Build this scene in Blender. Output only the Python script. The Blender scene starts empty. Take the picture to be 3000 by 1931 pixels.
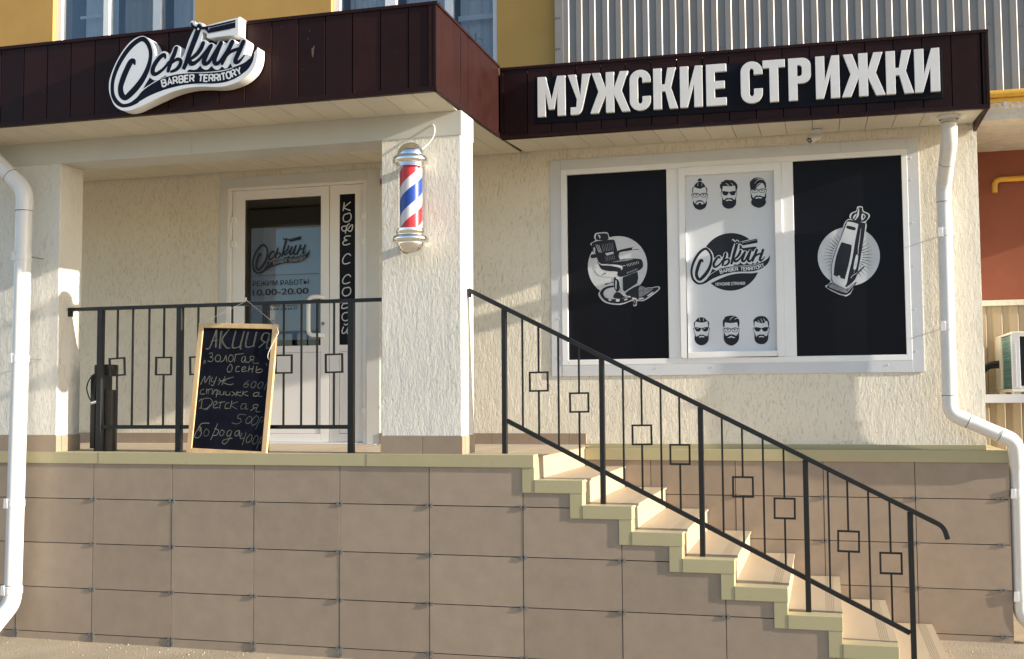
import bpy, bmesh, math, random
from mathutils import Vector, Matrix
from mathutils.geometry import tessellate_polygon

sc = bpy.context.scene
R = math.radians
rnd = random.Random(7)

# ------------------------------------------------------------------ camera
cam_data = bpy.data.cameras.new("camera")
cam = bpy.data.objects.new("camera", cam_data)
sc.collection.objects.link(cam)
cam.location = (4.7735, -6.6649, 1.5530)
cam.rotation_euler = (1.632167, 0.007028, 0.269102)
cam_data.sensor_width = 36.0
cam_data.lens = 3315.5556 / 3000.0 * 36.0
cam_data.clip_start = 0.05
cam_data.clip_end = 3000
sc.camera = cam

# ------------------------------------------------------------------ light
SUN_ELEV, SUN_FRONT = R(17.0), R(5.2)          # low evening sun, almost parallel to the facade
sun_dir = Vector((math.cos(SUN_ELEV) * math.cos(SUN_FRONT), -math.cos(SUN_ELEV) * math.sin(SUN_FRONT), math.sin(SUN_ELEV)))
world = bpy.data.worlds.new("World")
sc.world = world
world.use_nodes = True
wn = world.node_tree.nodes
sky = wn.new("ShaderNodeTexSky")
sky.sky_type = 'NISHITA'
sky.sun_disc = False
sky.sun_elevation = SUN_ELEV
sky.sun_rotation = R(90) + SUN_FRONT
sky.air_density = 1.0
sky.ozone_density = 2.0
sky.dust_density = 1.0
world.node_tree.links.new(sky.outputs[0], wn["Background"].inputs[0])
wn["Background"].inputs[1].default_value = 0.115
sun_data = bpy.data.lights.new("sun", 'SUN')
sun_data.energy = 4.8
sun_data.angle = R(0.5)
sun_data.color = (1.0, 0.895, 0.755)
sun = bpy.data.objects.new("sun", sun_data)
sc.collection.objects.link(sun)
sun.location = sun_dir * 40
sun.rotation_euler = sun_dir.to_track_quat('Z', 'Y').to_euler()

sc.view_settings.view_transform = 'Standard'
sc.view_settings.look = 'None'
sc.view_settings.gamma = 1.0
sc.view_settings.use_curve_mapping = False
sc.view_settings.exposure = 1.27

# ---- outlines of the printed and painted marks, metres on their own planes
SIL=[[0.4673,3.533],[0.4698,3.5756],[0.482,3.6149],[0.5027,3.6631],[0.534,3.7174],[0.5707,3.7664],[0.6128,3.8077],[0.655,3.8322],[0.6973,3.8416],[0.7292,3.8324],[0.7559,3.811],[0.7774,3.7808],[0.7912,3.7418],[0.7986,3.6988],[0.8179,3.7088],[0.8412,3.7255],[0.8621,3.7293],[0.8806,3.7197],[0.8939,3.6988],[0.9093,3.7171],[0.9245,3.7486],[0.9452,3.7598],[0.9661,3.7518],[0.9752,3.7299],[0.9708,3.7023],[0.9773,3.6783],[0.9953,3.6907],[1.0104,3.7267],[1.033,3.7854],[1.0582,3.8344],[1.0673,3.8546],[1.0516,3.8668],[1.0421,3.8874],[1.0471,3.9024],[1.0584,3.9045],[1.0719,3.8962],[1.0825,3.8788],[1.0962,3.8901],[1.1101,3.8902],[1.1256,3.8793],[1.1325,3.8624],[1.1607,3.8657],[1.2574,3.8796],[1.3737,3.8938],[1.3737,3.8938],[1.3722,3.8394],[1.3706,3.7865],[1.3706,3.7865],[1.2583,3.7868],[1.1641,3.7849],[1.1562,3.8066],[1.1396,3.823],[1.1252,3.8235],[1.1255,3.8001],[1.1181,3.7729],[1.1283,3.7766],[1.1463,3.7749],[1.1618,3.7596],[1.1721,3.7516],[1.1925,3.753],[1.2105,3.7412],[1.2207,3.7333],[1.2333,3.753],[1.2535,3.7613],[1.2698,3.7519],[1.2766,3.7305],[1.2918,3.736],[1.3043,3.7511],[1.3194,3.7635],[1.3345,3.7635],[1.3488,3.747],[1.355,3.7256],[1.3751,3.7353],[1.395,3.7542],[1.4151,3.757],[1.4287,3.7442],[1.4254,3.7169],[1.4083,3.6633],[1.4309,3.6613],[1.4435,3.6533],[1.4411,3.6328],[1.466,3.649],[1.4858,3.6724],[1.5016,3.6916],[1.5016,3.6916],[1.5019,3.6504],[1.4938,3.6053],[1.4717,3.5614],[1.437,3.5277],[1.3871,3.4998],[1.3119,3.4784],[1.236,3.4731],[1.1341,3.4836],[1.0314,3.485],[0.9281,3.47],[0.8242,3.4386],[0.7197,3.4021],[0.6407,3.3776],[0.585,3.3747],[0.5448,3.3872],[0.5068,3.4185],[0.4846,3.4605],[0.4711,3.4995]]
LOGO=[["R","K",[[0.6522,3.6654,0.0128],[0.6424,3.6842,0.0331],[0.6222,3.6803,0.0396],[0.5952,3.6362,0.0396],[0.5694,3.5815,0.0408],[0.5521,3.5261,0.0376],[0.5593,3.4806,0.0397],[0.5863,3.4563,0.0342],[0.6232,3.4789,0.0416],[0.6703,3.5203,0.0415],[0.7119,3.5697,0.0382],[0.7438,3.6282,0.0328],[0.7619,3.6879,0.0275],[0.7633,3.7349,0.0265],[0.749,3.7786,0.0276],[0.7242,3.8116,0.0298],[0.695,3.8214,0.0309],[0.6501,3.8019,0.0321],[0.6028,3.7635,0.0322],[0.5556,3.706,0.0312],[0.5192,3.6427,0.0291],[0.4966,3.5781,0.027],[0.4922,3.5215,0.0259],[0.5005,3.4734,0.0269],[0.528,3.4325,0.0279],[0.5658,3.4088,0.0236],[0.6031,3.4078,0.0235],[0.6348,3.4148,0.0266],[0.6717,3.4308,0.0319]]],["S","K",[[0.6347,3.427],[0.6714,3.4529],[0.7026,3.4857],[0.7444,3.5129],[0.7966,3.5382],[0.8539,3.5602],[0.9371,3.5743],[1.0303,3.5758],[1.1587,3.5673],[1.2605,3.5679],[1.3362,3.5813],[1.4113,3.607],[1.4561,3.6361],[1.4788,3.6653],[1.4771,3.6342],[1.4664,3.6031],[1.4417,3.5686],[1.4068,3.544],[1.3619,3.5193],[1.2915,3.4994],[1.2104,3.4959],[1.1082,3.5043],[1.0053,3.5048],[0.9018,3.4922],[0.8237,3.4751],[0.7453,3.4504],[0.6719,3.4194]]],["P","K",[[0.7129,3.5028],[0.7609,3.5727],[0.7753,3.5597],[0.7965,3.5486],[0.8174,3.5506],[0.7913,3.542],[0.7469,3.5207]]],["P","K",[[0.8278,3.5563],[0.872,3.5751],[0.881,3.5706],[0.8513,3.5618]]],["S","K",[[1.0292,3.5824],[1.0393,3.5983],[1.0687,3.593],[1.0959,3.5991],[1.1121,3.6153],[1.1287,3.5976],[1.1534,3.5863],[1.1738,3.5915],[1.1899,3.6063],[1.2095,3.5884],[1.2299,3.5797],[1.2502,3.5849],[1.2627,3.5977],[1.2816,3.5832],[1.3018,3.5874],[1.3197,3.6103],[1.332,3.5908],[1.3487,3.5811],[1.3738,3.5872],[1.4113,3.6056],[1.4462,3.6301],[1.4412,3.6246],[1.4063,3.6056],[1.3361,3.5859],[1.2604,3.5739],[1.1586,3.5733]]],["R","K",[[0.869,3.6855,0.0137],[0.8614,3.705,0.0252],[0.8364,3.6978,0.0284],[0.8028,3.6631,0.0306],[0.7822,3.6273,0.0306],[0.7826,3.599,0.0306],[0.8038,3.5893,0.0242],[0.8428,3.608,0.021],[0.8713,3.6314,0.0178],[0.8918,3.6577,0.0157]]],["R","K",[[0.9444,3.7411,0.0272],[0.9313,3.7058,0.0293],[0.9075,3.6564,0.0304],[0.8899,3.6026,0.0241]]],["R","K",[[0.9205,3.6529,0.0157],[0.9515,3.6703,0.0219],[0.9765,3.6597,0.024],[0.9717,3.6312,0.026],[0.9471,3.6062,0.024],[0.9119,3.5961,0.0178]]],["S","K",[[1.0877,3.8713],[1.0999,3.88],[1.1165,3.8718],[1.1198,3.8519],[1.1058,3.8113],[1.0848,3.762],[1.0637,3.7149],[1.0446,3.6724],[1.0124,3.6043],[1.0016,3.6006],[0.9865,3.6112],[0.9985,3.6414],[1.0235,3.7116],[1.0536,3.7835],[1.0762,3.8397]]],["R","K",[[1.1321,3.7553,0.0268],[1.1161,3.7219,0.0299],[1.0856,3.6874,0.0258],[1.0447,3.6621,0.0207]]],["R","K",[[1.0385,3.6636,0.0207],[1.0461,3.6387,0.0311],[1.0708,3.6347,0.0269],[1.1065,3.6567,0.0206],[1.1461,3.6936,0.0216],[1.1836,3.7297,0.0308]]],["R","K",[[1.1876,3.7349,0.0256],[1.1585,3.6855,0.0308],[1.1385,3.6432,0.0329],[1.1489,3.6251,0.0288],[1.1733,3.6332,0.0226],[1.2035,3.6746,0.0205],[1.2386,3.7247,0.0225]]],["R","K",[[1.2547,3.7455,0.0286],[1.2298,3.6931,0.0307],[1.21,3.6393,0.0307],[1.2244,3.6186,0.0276],[1.2497,3.6312,0.0214],[1.2838,3.6744,0.0193],[1.3097,3.709,0.0203]]],["R","K",[[1.3322,3.7448,0.0294],[1.3058,3.6955,0.0305],[1.2774,3.6472,0.0305],[1.2641,3.6151,0.0204]]],["R","K",[[1.28,3.647,0.0183],[1.31,3.6767,0.0203],[1.3452,3.6919,0.0223],[1.3804,3.698,0.0202]]],["R","K",[[1.4072,3.7379,0.0292],[1.3816,3.6841,0.0303],[1.3548,3.6312,0.0293],[1.362,3.6145,0.0263],[1.3861,3.623,0.0171],[1.4169,3.6556,0.0081]]],["R","K",[[1.0514,3.8865,0.0125],[1.0588,3.8699,0.0166],[1.0838,3.853,0.0176]]],["S","K",[[1.1146,3.858],[1.1556,3.8588],[1.1709,3.8601],[1.1659,3.8499],[1.1739,3.8189],[1.1663,3.8159],[1.1559,3.8275],[1.1404,3.8397],[1.1147,3.844]]],["P","K",[[1.1556,3.8569],[1.3537,3.8805],[1.3522,3.869],[1.1762,3.8484]]],["P","K",[[1.1732,3.844],[1.3528,3.8658],[1.3521,3.8298],[1.1714,3.8144]]],["C","W",[1.0977,3.847,0.0067]],["L","W",[[0.8532,3.505,0.01],[0.8436,3.5463,0.01],[0.8615,3.5496,0.01],[0.8695,3.5467,0.01],[0.8722,3.5352,0.01],[0.866,3.5297,0.01],[0.8482,3.5265,0.01]]],["L","W",[[0.866,3.5297,0.01],[0.8759,3.5272,0.01],[0.8789,3.514,0.01],[0.8719,3.5084,0.01],[0.8532,3.505,0.01]]],["L","W",[[0.891,3.5123,0.0099],[0.8994,3.5556,0.0099],[0.9208,3.5159,0.0099]]],["L","W",[[0.8944,3.5263,0.0099],[0.9133,3.5285,0.0099]]],["L","W",[[0.9314,3.5165,0.0099],[0.9263,3.558,0.0099],[0.9454,3.5597,0.0099],[0.9532,3.5554,0.0099],[0.9548,3.543,0.0099],[0.9481,3.5374,0.0099],[0.9291,3.5356,0.0099]]],["L","W",[[0.9454,3.5371,0.0099],[0.9595,3.5191,0.0099]]],["L","W",[[0.9701,3.5204,0.0099],[0.968,3.5618,0.0099],[0.9863,3.5623,0.0099],[0.9939,3.5584,0.0099],[0.9944,3.5468,0.0099],[0.9873,3.5425,0.0099],[0.969,3.5419,0.0099]]],["L","W",[[0.9873,3.5425,0.0099],[0.9966,3.5386,0.0099],[0.9973,3.5254,0.0099],[0.9893,3.521,0.0099],[0.9701,3.5204,0.0099]]],["L","W",[[1.0332,3.5621,0.0098],[1.0085,3.5621,0.0099],[1.0091,3.5209,0.0099],[1.0338,3.5209,0.0098]]],["L","W",[[1.0088,3.5423,0.0099],[1.0298,3.5423,0.0098]]],["L","W",[[1.0443,3.5212,0.0098],[1.0445,3.5623,0.0098],[1.0637,3.5619,0.0098],[1.071,3.5569,0.0098],[1.0709,3.5446,0.0098],[1.0636,3.5398,0.0098],[1.0444,3.5401,0.0098]]],["L","W",[[1.0609,3.5398,0.0098],[1.0726,3.5208,0.0098]]],["L","W",[[1.1082,3.5586,0.0098],[1.1355,3.556,0.0098]]],["L","W",[[1.1219,3.5573,0.0098],[1.1177,3.5169,0.0098]]],["L","W",[[1.1695,3.5531,0.0097],[1.145,3.5549,0.0098],[1.1418,3.5144,0.0098],[1.1663,3.5126,0.0097]]],["L","W",[[1.1434,3.5355,0.0098],[1.1644,3.5339,0.0097]]],["L","W",[[1.1767,3.5123,0.0097],[1.1785,3.5529,0.0097],[1.1976,3.552,0.0097],[1.2046,3.5468,0.0097],[1.204,3.5346,0.0097],[1.1966,3.5301,0.0097],[1.1775,3.531,0.0097]]],["L","W",[[1.1939,3.5302,0.0097],[1.2048,3.511,0.0097]]],["L","W",[[1.2151,3.5097,0.0097],[1.2147,3.5506,0.0097],[1.2336,3.5506,0.0097],[1.2409,3.5457,0.0097],[1.241,3.5334,0.0097],[1.2338,3.5285,0.0097],[1.2149,3.5285,0.0097]]],["L","W",[[1.2311,3.5285,0.0097],[1.243,3.5097,0.0097]]],["L","W",[[1.2543,3.5109,0.0097],[1.2504,3.5519,0.0097]]],["L","W",[[1.2599,3.552,0.0097],[1.2862,3.555,0.0096]]],["L","W",[[1.2731,3.5535,0.0097],[1.279,3.5126,0.0097]]],["L","W",[[1.3104,3.5179,0.0096],[1.2999,3.5243,0.0096],[1.2943,3.5487,0.0096],[1.301,3.5585,0.0096],[1.3113,3.5605,0.0096],[1.3217,3.554,0.0096],[1.3274,3.5296,0.0096],[1.3207,3.5199,0.0096],[1.3104,3.5179,0.0096]]],["L","W",[[1.3387,3.5237,0.0096],[1.3249,3.5636,0.0096],[1.3422,3.5688,0.0096],[1.3504,3.566,0.0096],[1.3546,3.554,0.0096],[1.3496,3.5472,0.0096],[1.3323,3.542,0.0096]]],["L","W",[[1.3472,3.5465,0.0096],[1.3642,3.5314,0.0096]]],["L","W",[[1.3598,3.5741,0.0096],[1.3806,3.5561,0.0096],[1.3861,3.582,0.0096]]],["L","W",[[1.3806,3.5561,0.0096],[1.3868,3.5382,0.0096]]]]
AFF_PANE=[[0.57161,-0.06121,3.79717],[0.03497,0.59957,0.31519]]
AFF_DOOR=[[0.52061,-0.06043,0.27322],[0.03855,0.54271,0.71565]]
PANE_CIRCLE=[["C","K",[4.1425,2.5287,0.2089]]]
PANE_TXT=[[4.0335,2.359],[4.2419,2.3546],0.0233]
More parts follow.
